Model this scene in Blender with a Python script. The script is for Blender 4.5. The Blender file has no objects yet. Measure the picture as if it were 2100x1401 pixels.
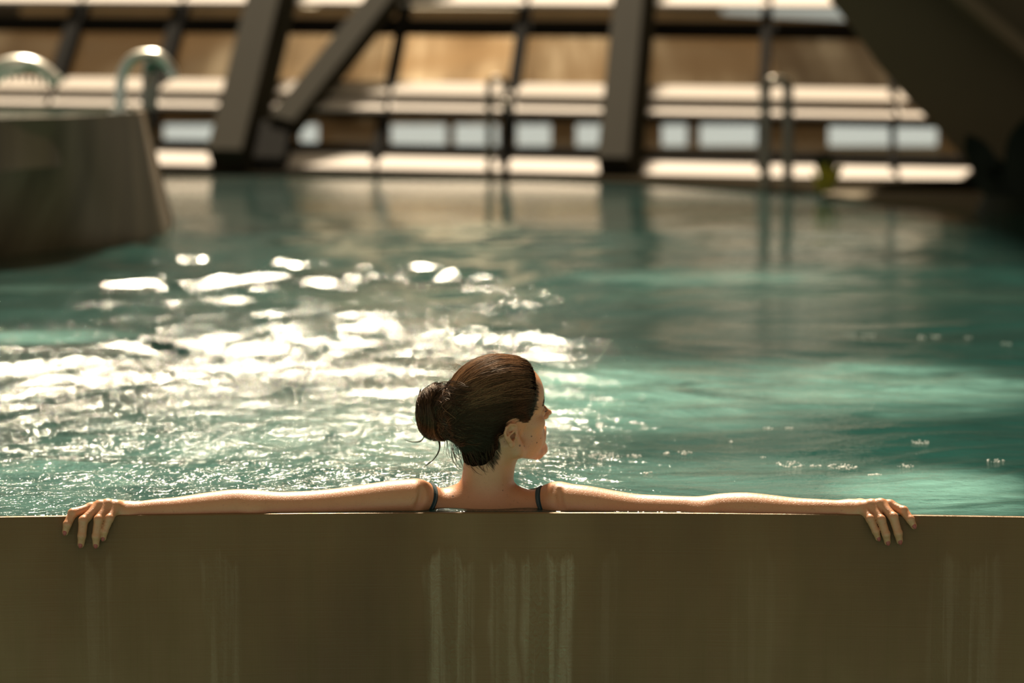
import bpy, bmesh, math, random
import numpy as np
from mathutils import Vector, Matrix

# ------------------------------------------------------------------ camera
F_PX = 85.0 / 36.0 * 2100.0
CAM = np.array([0.0, 0.0, 0.9])
PITCH = math.atan(545.0 / F_PX)
sc = bpy.context.scene
cd = bpy.data.cameras.new('camera')
cam = bpy.data.objects.new('camera', cd)
sc.collection.objects.link(cam)
cam.location = CAM
cam.rotation_euler = (math.pi / 2 - PITCH, 0, 0)
cd.lens = 85.0
cd.sensor_width = 36.0
cd.dof.use_dof = True
cd.dof.focus_distance = 5.03
cd.dof.aperture_fstop = 2.3
sc.camera = cam

# ------------------------------------------------------------------ world, sun, exposure
SUN_EL, SUN_AZ = math.radians(52), math.radians(-4.5)      # azimuth from straight ahead, minus = left
w = bpy.data.worlds.new('sky')
sc.world = w
w.use_nodes = True
nt = w.node_tree
nt.nodes.clear()
wo = nt.nodes.new('ShaderNodeOutputWorld')
bg = nt.nodes.new('ShaderNodeBackground')
tc = nt.nodes.new('ShaderNodeTexCoord')
sx = nt.nodes.new('ShaderNodeSeparateXYZ')
rmp = nt.nodes.new('ShaderNodeValToRGB')
nt.links.new(tc.outputs['Generated'], sx.inputs[0])
nt.links.new(sx.outputs['Z'], rmp.inputs[0])
nt.links.new(rmp.outputs[0], bg.inputs[0])
nt.links.new(bg.outputs[0], wo.inputs[0])
cr = rmp.color_ramp
cr.elements[0].position = 0.0
cr.elements[0].color = (0.56, 0.61, 0.59, 1)
cr.elements[1].position = 1.0
cr.elements[1].color = (0.46, 0.38, 0.26, 1)
e = cr.elements.new(0.10)
e.color = (0.50, 0.48, 0.41, 1)
e = cr.elements.new(0.2)
e.color = (0.25, 0.245, 0.21, 1)
e = cr.elements.new(0.5)
e.color = (0.36, 0.31, 0.22, 1)
bg.inputs[1].default_value = 0.8

sl = bpy.data.lights.new('sun', 'SUN')
sl.energy = 10.5
sl.angle = math.radians(5.0)
sl.color = (1.0, 0.86, 0.66)
so = bpy.data.objects.new('sun', sl)
sc.collection.objects.link(so)
sdir = Vector((math.sin(SUN_AZ) * math.cos(SUN_EL), math.cos(SUN_AZ) * math.cos(SUN_EL), math.sin(SUN_EL)))
so.rotation_euler = sdir.to_track_quat('Z', 'Y').to_euler()
so.location = (-3, 12, 9)

sc.view_settings.view_transform = 'Standard'
sc.view_settings.look = 'None'
sc.view_settings.exposure = 0.0
sc.view_settings.gamma = 1.0
sc.view_settings.use_curve_mapping = False
sc.cycles.use_denoising = True
sc.cycles.max_bounces = 8
sc.cycles.transparent_max_bounces = 12
sc.cycles.sample_clamp_indirect = 6
sc.cycles.caustics_reflective = False
sc.cycles.caustics_refractive = False

# ------------------------------------------------------------------ helpers
RIGHT = np.array([1.0, 0, 0])
FWD = np.array([0, math.cos(PITCH), -math.sin(PITCH)])
UP = np.array([0, math.sin(PITCH), math.cos(PITCH)])


def ray(px, py):
    return FWD + RIGHT * ((px - 1050) / F_PX) + UP * ((700.5 - py) / F_PX)


def at_y(px, py, Y):
    d = ray(px, py)
    return CAM + d * (Y - CAM[1]) / d[1]


def at_z(px, py, Z):
    d = ray(px, py)
    return CAM + d * (Z - CAM[2]) / d[2]


def at_plane(px, py, p0, n):
    d = ray(px, py)
    return CAM + d * np.dot(p0 - CAM, n) / np.dot(d, n)


def link(o, parent=None):
    sc.collection.objects.link(o)
    if parent is not None:
        o.parent = parent
    return o


def mesh_np(name, verts, faces, mat=None, parent=None, smooth=True):
    """faces: (n,4) or (n,3) int array, or list of lists"""
    me = bpy.data.meshes.new(name)
    verts = np.asarray(verts, dtype=np.float32)
    if isinstance(faces, np.ndarray) and faces.ndim == 2:
        n, k = faces.shape
        me.vertices.add(len(verts))
        me.vertices.foreach_set('co', verts.ravel())
        me.loops.add(n * k)
        me.loops.foreach_set('vertex_index', faces.astype(np.int32).ravel())
        me.polygons.add(n)
        me.polygons.foreach_set('loop_start', np.arange(0, n * k, k, dtype=np.int32))
        me.update(calc_edges=True)
        me.validate()
    else:
        me.from_pydata([tuple(map(float, v)) for v in verts], [], [tuple(int(i) for i in f) for f in faces])
        me.update()
    if smooth:
        me.polygons.foreach_set('use_smooth', np.ones(len(me.polygons), dtype=bool))
    if mat is not None:
        me.materials.append(mat)
    o = bpy.data.objects.new(name, me)
    return link(o, parent)


class MB:
    """collects shapes into one mesh"""

    def __init__(self):
        self.v = []
        self.f = []

    def add(self, v, f):
        n = len(self.v)
        self.v += [tuple(map(float, p)) for p in v]
        self.f += [tuple(i + n for i in q) for q in f]

    def hexa(self, p):
        """8 points: bottom ring 0-3, top ring 4-7"""
        self.add(p, [(3, 2, 1, 0), (4, 5, 6, 7), (0, 1, 5, 4), (1, 2, 6, 5), (2, 3, 7, 6), (3, 0, 4, 7)])

    def box(self, c, s):
        x, y, z = c
        a, b, h = s[0] / 2, s[1] / 2, s[2] / 2
        self.hexa([(x - a, y - b, z - h), (x + a, y - b, z - h), (x + a, y + b, z - h), (x - a, y + b, z - h),
                   (x - a, y - b, z + h), (x + a, y - b, z + h), (x + a, y + b, z + h), (x - a, y + b, z + h)])

    def beam(self, a, b, u, v, wu, wv):
        """box from a to b, cross-section half-widths along u and v"""
        a, b, u, v = map(np.asarray, (a, b, u, v))
        u = u / np.linalg.norm(u) * wu / 2
        v = v / np.linalg.norm(v) * wv / 2
        self.hexa([a - u - v, a + u - v, a + u + v, a - u + v, b - u - v, b + u - v, b + u + v, b - u + v])

    def prism(self, pts, dvec):
        n = len(pts)
        pts = [np.asarray(p, float) for p in pts]
        d = np.asarray(dvec, float)
        self.add(pts + [p + d for p in pts],
                 [tuple(range(n - 1, -1, -1)), tuple(range(n, 2 * n))] + [(i, (i + 1) % n, (i + 1) % n + n, i + n) for i in range(n)])

    def tube(self, path, radii, seg=12, cap=True, flat=1.0, upv=(0, 0, 1)):
        path = [np.asarray(p, float) for p in path]
        n = len(path)
        if not hasattr(radii, '__len__'):
            radii = [radii] * n
        rings = []
        prev = None
        for i in range(n):
            t = path[min(i + 1, n - 1)] - path[max(i - 1, 0)]
            t = t / (np.linalg.norm(t) + 1e-12)
            if prev is None:
                u = np.cross(t, np.asarray(upv, float))
                if np.linalg.norm(u) < 1e-3:
                    u = np.cross(t, np.array([1.0, 0.1, 0]))
            else:
                u = prev - t * np.dot(prev, t)
            u = u / np.linalg.norm(u)
            prev = u
            v = np.cross(t, u)
            rings.append([path[i] + radii[i] * (math.cos(a) * u + flat * math.sin(a) * v) for a in
                          [2 * math.pi * k / seg for k in range(seg)]])
        vs = [p for r in rings for p in r]
        fs = []
        for i in range(n - 1):
            for k in range(seg):
                a, b = i * seg + k, i * seg + (k + 1) % seg
                fs.append((a, b, b + seg, a + seg))
        if cap:
            fs.append(tuple(range(seg - 1, -1, -1)))
            fs.append(tuple((n - 1) * seg + k for k in range(seg)))
        self.add(vs, fs)

    def build(self, name, mat, parent=None, smooth=False, bevel=0.0):
        o = mesh_np(name, self.v, self.f, mat, parent, smooth)
        bm = bmesh.new()
        bm.from_mesh(o.data)
        bmesh.ops.recalc_face_normals(bm, faces=bm.faces)
        if smooth:
            for ed in bm.edges:
                if len(ed.link_faces) == 2 and ed.calc_face_angle(0) > 0.8:
                    ed.smooth = False
        bm.to_mesh(o.data)
        bm.free()
        if bevel > 0:
            m = o.modifiers.new('bevel', 'BEVEL')
            m.width = bevel
            m.segments = 2
            m.limit_method = 'ANGLE'
        return o


def smooth_path(pts, n_=8):
    pts = [np.asarray(p, float) for p in pts]
    P_ = [2 * pts[0] - pts[1]] + pts + [2 * pts[-1] - pts[-2]]
    out = []
    for i in range(1, len(P_) - 2):
        for k_ in range(n_):
            t = k_ / n_
            a_, b_, c_, d_ = P_[i - 1], P_[i], P_[i + 1], P_[i + 2]
            out.append(0.5 * (2 * b_ + (c_ - a_) * t + (2 * a_ - 5 * b_ + 4 * c_ - d_) * t * t + (3 * b_ - a_ - 3 * c_ + d_) * t ** 3))
    out.append(pts[-1])
    return out


def tag(o, label, cat, group=None):
    o['label'] = label
    o['category'] = cat
    if group:
        o['group'] = group
    return o


def empty(name, loc=(0, 0, 0)):
    o = bpy.data.objects.new(name, None)
    sc.collection.objects.link(o)
    o.location = loc
    o.empty_display_size = 0.05
    return o


def rebase(root):
    """children were built in world coordinates: keep them there under the moved empty"""
    for c in list(root.children):
        c.matrix_parent_inverse = Matrix.Translation(root.location).inverted()


# ------------------------------------------------------------------ materials
def new_mat(name):
    m = bpy.data.materials.new(name)
    m.use_nodes = True
    n = m.node_tree
    n.nodes.clear()
    out = n.nodes.new('ShaderNodeOutputMaterial')
    return m, n, out


def N(n, t, **kw):
    x = n.nodes.new(t)
    for k, v in kw.items():
        if k.startswith('_'):
            setattr(x, k[1:], v)
        else:
            x.inputs[k.replace('__', ' ')].default_value = v
    return x


def ramp(n, fac, stops, interp='LINEAR'):
    r = n.nodes.new('ShaderNodeValToRGB')
    r.color_ramp.interpolation = interp
    els = r.color_ramp.elements
    els[0].position, els[0].color = stops[0][0], (*stops[0][1], 1)
    els[1].position, els[1].color = stops[-1][0], (*stops[-1][1], 1)
    for p, c in stops[1:-1]:
        x = els.new(p)
        x.color = (*c, 1)
    n.links.new(fac, r.inputs[0])
    return r.outputs[0]


def g3(v):
    return (v, v, v)


def coords(n, scale=(1, 1, 1), kind='Object'):
    t = n.nodes.new('ShaderNodeTexCoord')
    m = n.nodes.new('ShaderNodeMapping')
    m.inputs['Scale'].default_value = scale
    n.links.new(t.outputs[kind], m.inputs[0])
    return m.outputs[0]


def noise(n, vec, scale, detail=4, rough=0.5, dist=0.0):
    x = N(n, 'ShaderNodeTexNoise', Scale=scale, Detail=detail, Roughness=rough, Distortion=dist)
    n.links.new(vec, x.inputs['Vector'])
    return x.outputs['Fac']


def mixc(n, fac, a, b, mode='MIX'):
    m = n.nodes.new('ShaderNodeMix')
    m.data_type = 'RGBA'
    m.blend_type = mode
    for sock, val in ((m.inputs[0], fac), (m.inputs[6], a), (m.inputs[7], b)):
        if hasattr(val, 'is_output'):
            n.links.new(val, sock)
        elif isinstance(val, (int, float)):
            sock.default_value = val
        else:
            sock.default_value = (*val, 1)
    return m.outputs[2]


def math_(n, op, a, b=0.0, clamp=False):
    m = n.nodes.new('ShaderNodeMath')
    m.operation = op
    m.use_clamp = clamp
    for sock, val in ((m.inputs[0], a), (m.inputs[1], b)):
        if hasattr(val, 'is_output'):
            n.links.new(val, sock)
        else:
            sock.default_value = val
    return m.outputs[0]


def bump(n, height, strength, dist, normal=None):
    b = N(n, 'ShaderNodeBump', Strength=strength, Distance=dist)
    n.links.new(height, b.inputs['Height'])
    if normal is not None:
        n.links.new(normal, b.inputs['Normal'])
    return b.outputs[0]


def simple(name, col, rough=0.6, metal=0.0, var=0.25, scale=6.0, bmp=0.0, stretch=(1, 1, 1), spec=0.25):
    m, n, out = new_mat(name)
    p = N(n, 'ShaderNodeBsdfPrincipled', Roughness=rough, Metallic=metal)
    p.inputs['Specular IOR Level'].default_value = spec
    v = coords(n, stretch)
    f = noise(n, v, scale, 5, 0.6)
    c = mixc(n, f, tuple(x * (1 - var) for x in col), tuple(min(1, x * (1 + var)) for x in col))
    n.links.new(c, p.inputs['Base Color'])
    if bmp:
        n.links.new(bump(n, f, bmp, 0.01), p.inputs['Normal'])
    n.links.new(p.outputs[0], out.inputs[0])
    return m


M = {}
M['column'] = simple('grey_painted_steel', (0.046, 0.039, 0.025), 0.8, 0, 0.12, 2, spec=0.08)
M['mullion'] = simple('dark_window_frame', (0.012, 0.010, 0.007), 0.8, 0, 0.2, 3, spec=0.05)
M['roof'] = simple('brown_concrete', (0.135, 0.102, 0.056), 0.85, 0, 0.15, 1.2)
M['roof_edge'] = simple('tan_edge', (0.22, 0.15, 0.085), 0.8, 0, 0.15, 2)
M['chrome'] = simple('chrome', (0.75, 0.71, 0.62), 0.32, 1.0, 0.05, 3)
M['dull_steel'] = simple('dull_steel', (0.22, 0.20, 0.16), 0.3, 1.0, 0.1, 3)
M['deck'] = simple('pool_coping', (0.022, 0.018, 0.012), 0.9, 0, 0.25, 4, spec=0.0)
M['pool_floor'] = simple('pool_basin', (0.10, 0.33, 0.30), 0.6, 0, 0.3, 1.5)
M['frond'] = simple('dark_leaf', (0.012, 0.016, 0.008), 0.6, 0, 0.3, 6)
M['yellow_leaf'] = simple('yellow_green_leaf', (0.34, 0.30, 0.03), 0.5, 0, 0.4, 8)
M['stone'] = simple('tan_stone', (0.40, 0.27, 0.15), 0.9, 0, 0.3, 1.6, 0, (1, 1, 0.4))
M['stone_pale'] = simple('pale_stone', (0.50, 0.42, 0.31), 0.9, 0, 0.2, 1.3)
M['snow'] = simple('pale_paving', (0.55, 0.50, 0.42), 0.9, 0, 0.15, 0.6)
M['dark_facade'] = simple('dark_brown_facade', (0.075, 0.052, 0.032), 0.9, 0, 0.3, 0.4)
M['far_glass'] = simple('distant_window_glass', (0.3, 0.3, 0.28), 0.15, 0.6, 0.1, 1)
M['field'] = simple('pale_blue_grey_snow_field', (0.20, 0.25, 0.315), 0.9, 0, 0.08, 0.05, spec=0.05)
M['reflect_hill'] = simple('bright_added_hillside', (0.78, 0.72, 0.62), 0.9, 0, 0.12, 0.08, spec=0.05)
M['blind'] = simple('pale_blue_blind', (0.70, 0.80, 0.86), 0.8, 0, 0.1, 0.8)
M['ground'] = simple('lower_terrace_floor', (0.09, 0.07, 0.045), 0.9, 0, 0.2, 0.6)
M['nail'] = simple('pink_red_nail', (0.38, 0.085, 0.065), 0.25, 0, 0.12, 300)
M['strap'] = simple('dark_teal_fabric', (0.012, 0.035, 0.040), 0.65, 0, 0.3, 400)
M['strap_thread'] = simple('pale_stitching', (0.12, 0.15, 0.15), 0.6, 0, 0.1, 300)


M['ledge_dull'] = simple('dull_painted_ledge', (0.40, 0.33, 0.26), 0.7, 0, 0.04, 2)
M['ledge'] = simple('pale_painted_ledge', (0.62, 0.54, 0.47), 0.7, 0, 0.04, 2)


def glass_mat():
    m, n, out = new_mat('clear_pane')
    lw = N(n, 'ShaderNodeLayerWeight', Blend=0.5)
    fac = math_(n, 'ADD', 0.03, math_(n, 'MULTIPLY', math_(n, 'POWER', lw.outputs['Facing'], 5.0), 0.6))
    g = N(n, 'ShaderNodeBsdfGlossy', Roughness=0.02)
    t = N(n, 'ShaderNodeBsdfTransparent', Color=(0.95, 0.94, 0.90, 1))
    mx = n.nodes.new('ShaderNodeMixShader')
    n.links.new(fac, mx.inputs[0])
    n.links.new(t.outputs[0], mx.inputs[1])
    n.links.new(g.outputs[0], mx.inputs[2])
    n.links.new(mx.outputs[0], out.inputs[0])
    return m


M['glass'] = glass_mat()


def wall_mat():
    m, n, out = new_mat('wet_brushed_steel')
    p = N(n, 'ShaderNodeBsdfPrincipled', Roughness=0.5, Metallic=0.35)
    big = noise(n, coords(n, (1, 1, 0.45)), 2.2, 4, 0.55)
    streak = noise(n, coords(n, (34, 34, 0.9)), 1.0, 4, 0.6, 0.25)
    brushed = noise(n, coords(n, (3, 3, 260)), 1.0, 3, 0.6)
    c = ramp(n, big, [(0.3, (0.115, 0.062, 0.018)), (0.5, (0.165, 0.094, 0.030)), (0.7, (0.225, 0.142, 0.056))])
    # run-off water marks: pale vertical patches
    s2 = ramp(n, streak, [(0.47, g3(0)), (0.56, g3(1))])
    # marks are kept to a few patches
    t = n.nodes.new('ShaderNodeTexCoord')
    sp = n.nodes.new('ShaderNodeSeparateXYZ')
    n.links.new(t.outputs['Object'], sp.inputs[0])
    edge_n = noise(n, coords(n, (30, 30, 2)), 1.0, 3, 0.6)
    warp = noise(n, coords(n, (6, 6, 3)), 1.0, 3, 0.6)
    zf = n.nodes.new('ShaderNodeMapRange')
    zf.inputs[1].default_value = -0.085
    zf.inputs[2].default_value = -0.105
    zf.inputs[3].default_value = 0
    zf.inputs[4].default_value = 1
    n.links.new(math_(n, 'ADD', sp.outputs['Z'], math_(n, 'MULTIPLY', math_(n, 'SUBTRACT', edge_n, 0.5), 0.16)), zf.inputs[0])
    wx_ = math_(n, 'ADD', sp.outputs['X'], math_(n, 'MULTIPLY', math_(n, 'SUBTRACT', warp, 0.5), 0.07))
    tot = None
    for (x0, hw, amp) in ((-0.13, 0.055, 0.9), (0.075, 0.06, 1.0), (-0.02, 0.035, 0.6), (-0.60, 0.04, 0.45), (0.93, 0.08, 0.35), (-0.86, 0.04, 0.25), (0.50, 0.05, 0.12), (0.20, 0.03, 0.2)):
        dx = math_(n, 'ABSOLUTE', math_(n, 'SUBTRACT', wx_, x0))
        mr = n.nodes.new('ShaderNodeMapRange')
        mr.inputs[1].default_value = hw
        mr.inputs[2].default_value = hw * 0.75
        mr.inputs[3].default_value = 0
        mr.inputs[4].default_value = amp
        n.links.new(dx, mr.inputs[0])
        tot = mr.outputs[0] if tot is None else math_(n, 'MAXIMUM', tot, mr.outputs[0])
    patch = math_(n, 'MULTIPLY', tot, zf.outputs[0])
    mk = math_(n, 'MULTIPLY', patch, math_(n, 'ADD', 0.10, math_(n, 'MULTIPLY', s2, 0.42)))
    c2 = mixc(n, math_(n, 'MULTIPLY', mk, 1.0), c, (0.36, 0.28, 0.155))
    c3 = mixc(n, math_(n, 'MULTIPLY', brushed, 0.22), c2, (0.09, 0.06, 0.03))
    n.links.new(c3, p.inputs['Base Color'])
    # welded plate seam
    # rippled film of running water
    rip = noise(n, coords(n, (70, 70, 38)), 1.0, 2, 0.5, 1.5)
    hgt = math_(n, 'ADD', math_(n, 'MULTIPLY', brushed, 0.10), math_(n, 'MULTIPLY', math_(n, 'MULTIPLY', rip, patch), 0.7))
    hgt = math_(n, 'ADD', hgt, math_(n, 'MULTIPLY', streak, 0.5))
    n.links.new(bump(n, hgt, 0.6, 0.006), p.inputs['Normal'])
    ro = ramp(n, streak, [(0.35, g3(0.55)), (0.7, g3(0.32))])
    n.links.new(ro, p.inputs['Roughness'])
    n.links.new(p.outputs[0], out.inputs[0])
    return m


M['wall'] = wall_mat()


def tub_mat():
    m, n, out = new_mat('wet_steel_tub')
    p = N(n, 'ShaderNodeBsdfPrincipled', Roughness=0.5, Metallic=0.1)
    p.inputs['Specular IOR Level'].default_value = 0.2
    s = noise(n, coords(n, (3.5, 3.5, 0.35)), 1.0, 4, 0.55)
    c = ramp(n, s, [(0.32, (0.10, 0.066, 0.033)), (0.55, (0.18, 0.122, 0.064)), (0.75, (0.26, 0.185, 0.105))])
    n.links.new(c, p.inputs['Base Color'])
    n.links.new(p.outputs[0], out.inputs[0])
    return m


M['tub'] = tub_mat()


def water_mat():
    m, n, out = new_mat('pool_water')
    v = coords(n)
    # micro ripples
    r1 = noise(n, coords(n, (1.0, 1.6, 1)), 26, 3, 0.6, 0.6)
    r2 = noise(n, coords(n, (1.0, 1.8, 1)), 75, 2, 0.5, 0.4)
    h = math_(n, 'ADD', r1, math_(n, 'MULTIPLY', r2, 0.3))
    spy = n.nodes.new('ShaderNodeSeparateXYZ')
    n.links.new(v, spy.inputs[0])
    fd = n.nodes.new('ShaderNodeMapRange')       # the far end of the pool lies calmer
    for i_, v_ in ((1, 5.5), (2, 12.5), (3, 1.0), (4, 0.04)):
        fd.inputs[i_].default_value = v_
    n.links.new(spy.outputs['Y'], fd.inputs[0])
    fx = n.nodes.new('ShaderNodeMapRange')       # the jets stir the left side more than the right
    for i_, v_ in ((1, 0.0), (2, 0.07), (3, 1.0), (4, 0.35)):
        fx.inputs[i_].default_value = v_
    n.links.new(math_(n, 'DIVIDE', spy.outputs['X'], spy.outputs['Y']), fx.inputs[0])
    nb = bump(n, math_(n, 'MULTIPLY', math_(n, 'MULTIPLY', h, fd.outputs[0]), fx.outputs[0]), 0.7, 0.012)
    # sunlit bands painted into the water colour, where jets make it milky turquoise
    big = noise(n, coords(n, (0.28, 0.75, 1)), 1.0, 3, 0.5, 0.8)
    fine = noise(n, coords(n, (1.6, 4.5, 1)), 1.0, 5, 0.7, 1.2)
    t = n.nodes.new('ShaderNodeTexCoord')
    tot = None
    for (x0, y0, rx, ry, amp) in SUNLIT_PLUMES:
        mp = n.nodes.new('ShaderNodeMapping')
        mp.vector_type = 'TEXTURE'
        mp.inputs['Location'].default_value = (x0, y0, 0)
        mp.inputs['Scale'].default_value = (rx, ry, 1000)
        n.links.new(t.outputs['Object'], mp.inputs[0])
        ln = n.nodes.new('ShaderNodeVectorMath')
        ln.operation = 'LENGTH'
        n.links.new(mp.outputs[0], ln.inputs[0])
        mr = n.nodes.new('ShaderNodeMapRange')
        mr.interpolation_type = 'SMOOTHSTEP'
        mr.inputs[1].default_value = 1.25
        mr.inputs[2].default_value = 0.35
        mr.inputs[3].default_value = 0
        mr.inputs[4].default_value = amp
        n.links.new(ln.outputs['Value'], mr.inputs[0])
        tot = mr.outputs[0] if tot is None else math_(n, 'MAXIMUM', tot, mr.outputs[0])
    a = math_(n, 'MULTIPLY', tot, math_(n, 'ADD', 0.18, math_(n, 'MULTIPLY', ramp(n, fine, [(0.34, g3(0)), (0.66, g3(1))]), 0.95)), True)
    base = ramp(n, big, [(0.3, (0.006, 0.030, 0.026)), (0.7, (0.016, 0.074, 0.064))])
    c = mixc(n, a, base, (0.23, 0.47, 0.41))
    d = N(n, 'ShaderNodeBsdfDiffuse')
    n.links.new(c, d.inputs[0])
    n.links.new(nb, d.inputs['Normal'])
    tr = N(n, 'ShaderNodeBsdfTransparent', Color=(0.45, 0.75, 0.70, 1))
    m1 = N(n, 'ShaderNodeMixShader', Fac=0.22)
    n.links.new(d.outputs[0], m1.inputs[1])
    n.links.new(tr.outputs[0], m1.inputs[2])
    fr = N(n, 'ShaderNodeFresnel', IOR=1.33)
    n.links.new(nb, fr.inputs['Normal'])
    g = N(n, 'ShaderNodeBsdfGlossy', Roughness=0.085, Color=(1, 0.98, 0.93, 1))
    n.links.new(nb, g.inputs['Normal'])
    m2 = n.nodes.new('ShaderNodeMixShader')
    n.links.new(fr.outputs[0], m2.inputs[0])
    n.links.new(m1.outputs[0], m2.inputs[1])
    n.links.new(g.outputs[0], m2.inputs[2])
    n.links.new(m2.outputs[0], out.inputs[0])
    return m


def sunlit_plume(px, py, hwx, hwy, amp):
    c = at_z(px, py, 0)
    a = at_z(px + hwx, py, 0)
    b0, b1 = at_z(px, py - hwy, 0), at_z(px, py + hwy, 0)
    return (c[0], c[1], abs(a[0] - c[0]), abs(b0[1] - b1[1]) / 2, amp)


SUNLIT_PLUMES = [sunlit_plume(1300, 800, 420, 75, 1.0), sunlit_plume(1750, 790, 420, 60, 0.9), sunlit_plume(1450, 570, 300, 16, 0.5),
          sunlit_plume(90, 690, 200, 22, 0.9), sunlit_plume(60, 590, 150, 8, 0.3), sunlit_plume(1900, 1010, 260, 60, 1.0),
          sunlit_plume(1500, 990, 520, 60, 0.42), sunlit_plume(100, 990, 260, 70, 0.6), sunlit_plume(600, 900, 600, 110, 0.38)]
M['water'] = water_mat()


def skin_mat(moles):
    m, n, out = new_mat('skin')
    p = N(n, 'ShaderNodeBsdfPrincipled', Roughness=0.42)
    p.inputs['Subsurface Weight'].default_value = 0.12
    p.inputs['Subsurface Radius'].default_value = (0.012, 0.004, 0.002)
    p.inputs['Subsurface Scale'].default_value = 1.0
    v = coords(n)
    f = noise(n, v, 22, 4, 0.6)
    c = mixc(n, f, (0.52, 0.225, 0.10), (0.62, 0.29, 0.145))
    # freckles
    fk = noise(n, v, 170, 2, 0.5)
    fm = math_(n, 'MULTIPLY', ramp(n, fk, [(0.66, g3(0)), (0.72, g3(1))]), 0.35)
    c = mixc(n, fm, c, (0.30, 0.12, 0.06))
    t = n.nodes.new('ShaderNodeTexCoord')
    for (q, r) in moles:
        d = n.nodes.new('ShaderNodeVectorMath')
        d.operation = 'DISTANCE'
        d.inputs[1].default_value = tuple(q)
        n.links.new(t.outputs['Object'], d.inputs[0])
        mr = n.nodes.new('ShaderNodeMapRange')
        mr.inputs[1].default_value = r * 1.3
        mr.inputs[2].default_value = r * 0.8
        mr.inputs[3].default_value = 0
        mr.inputs[4].default_value = 0.8
        n.links.new(d.outputs['Value'], mr.inputs[0])
        c = mixc(n, mr.outputs[0], c, (0.07, 0.022, 0.012))
    n.links.new(c, p.inputs['Base Color'])
    # wet beads
    b = noise(n, v, 420, 2, 0.5)
    b2 = ramp(n, b, [(0.55, g3(0)), (0.75, g3(1))])
    n.links.new(bump(n, b2, 0.35, 0.0012), p.inputs['Normal'])
    n.links.new(p.outputs[0], out.inputs[0])
    return m


def hair_mat():
    m, n, out = new_mat('brown_hair')
    p = N(n, 'ShaderNodeBsdfPrincipled', Roughness=0.34)
    p.inputs['Specular IOR Level'].default_value = 0.55
    p.inputs['Specular Tint'].default_value = (1.0, 0.72, 0.45, 1)
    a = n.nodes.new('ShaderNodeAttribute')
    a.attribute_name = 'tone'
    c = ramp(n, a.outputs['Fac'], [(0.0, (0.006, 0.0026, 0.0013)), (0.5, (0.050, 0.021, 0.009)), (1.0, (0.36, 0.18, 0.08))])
    n.links.new(c, p.inputs['Base Color'])
    n.links.new(p.outputs[0], out.inputs[0])
    return m


M['hair'] = hair_mat()

# ------------------------------------------------------------------ pool edge wall (steel), its far curve
EDGE0 = at_z(1050, 1052, 0)[1]


def edge_y(x):
    return EDGE0 - 0.045 * x * x


xs = np.linspace(-1.9, 1.9, 77)
prof = [(0.0, -1.25), (0.0, -0.003), (0.001, -0.001), (0.003, 0.0), (0.011, 0.0), (0.014, -0.001), (0.015, -0.003), (0.015, -1.25)]
vs, fs = [], []
for x in xs:
    for (dy, z) in prof:
        vs.append((x, edge_y(x) + dy, z))
k = len(prof)
for i in range(len(xs) - 1):
    for j in range(k - 1):
        a = i * k + j
        fs.append((a, a + k, a + k + 1, a + 1))
# finer columns are not needed: the sheet is smooth
o = mesh_np('wall_front', vs, fs, M['wall'])
o['kind'] = 'structure'
o['label'] = 'brown brushed steel pool wall wet with run-off'
mb = MB()
mb.box((0, 12.5, -1.28), (16, 21, 0.06))
o = mb.build('floor', M['pool_floor'])
o['kind'] = 'structure'

# ------------------------------------------------------------------ water surface: real waves
rng = np.random.default_rng(7)


def waves(X, Y):
    H = np.zeros_like(X)
    # wavelength, rms slope share, direction spread (0 = crests across the view)
    specs = []
    for lam, sl_, n_, spread in ((1.3, 0.032, 7, 0.35), (0.62, 0.078, 9, 0.4), (0.30, 0.11, 12, 0.45), (0.16, 0.12, 16, 0.5), (0.085, 0.16, 18, 0.6)):
        for i in range(n_):
            L = lam * rng.uniform(0.72, 1.4)
            th = math.pi / 2 + rng.normal(0, spread)
            kx, ky = 2 * math.pi / L * math.cos(th), 2 * math.pi / L * math.sin(th)
            amp = sl_ * math.sqrt(2.0 / n_) / (2 * math.pi / L)
            specs.append((kx, ky, amp, rng.uniform(0, 2 * math.pi), lam))
    # slow warping keeps the pattern irregular
    wx = X + 0.10 * np.sin(1.7 * X + 2.3 * Y) + 0.05 * np.sin(4.1 * Y - 2.2 * X + 1)
    wy = Y + 0.10 * np.sin(2.1 * X - 1.3 * Y + 2) + 0.05 * np.sin(5.0 * X + 3.1 * Y)
    mod = 0.78 + 0.3 * np.sin(0.9 * X + 0.7 * Y + 1.0) * np.sin(1.3 * Y - 0.6 * X) + 0.22 * np.sin(2.9 * X + 1.1 * Y) * np.sin(3.3 * Y - 1.0)
    mod = np.clip(mod, 0.25, 1.4) * np.clip(1.0 - 8.0 * (X / np.maximum(Y, 1) - 0.005), 0.34, 1.14)
    mod *= 1.0 - 0.62 * np.clip((-X / np.maximum(Y, 1) - 0.140) / 0.05, 0, 1) * np.clip((Y - 6.6) / 2.0, 0, 1)
    for kx, ky, amp, ph, lam in specs:
        w_ = amp * np.sin(kx * wx + ky * wy + ph)
        if lam < 0.1:
            w_ = w_ * np.exp(-np.maximum(Y - 5.4, 0) / 3.0)
        elif lam < 0.2:
            w_ = w_ * np.exp(-np.maximum(Y - 11.0, 0) / 3.0)
        elif lam < 0.4:
            w_ = w_ * np.exp(-np.maximum(Y - 12.0, 0) / 5.0)
        H += w_ * mod
    return H


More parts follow.
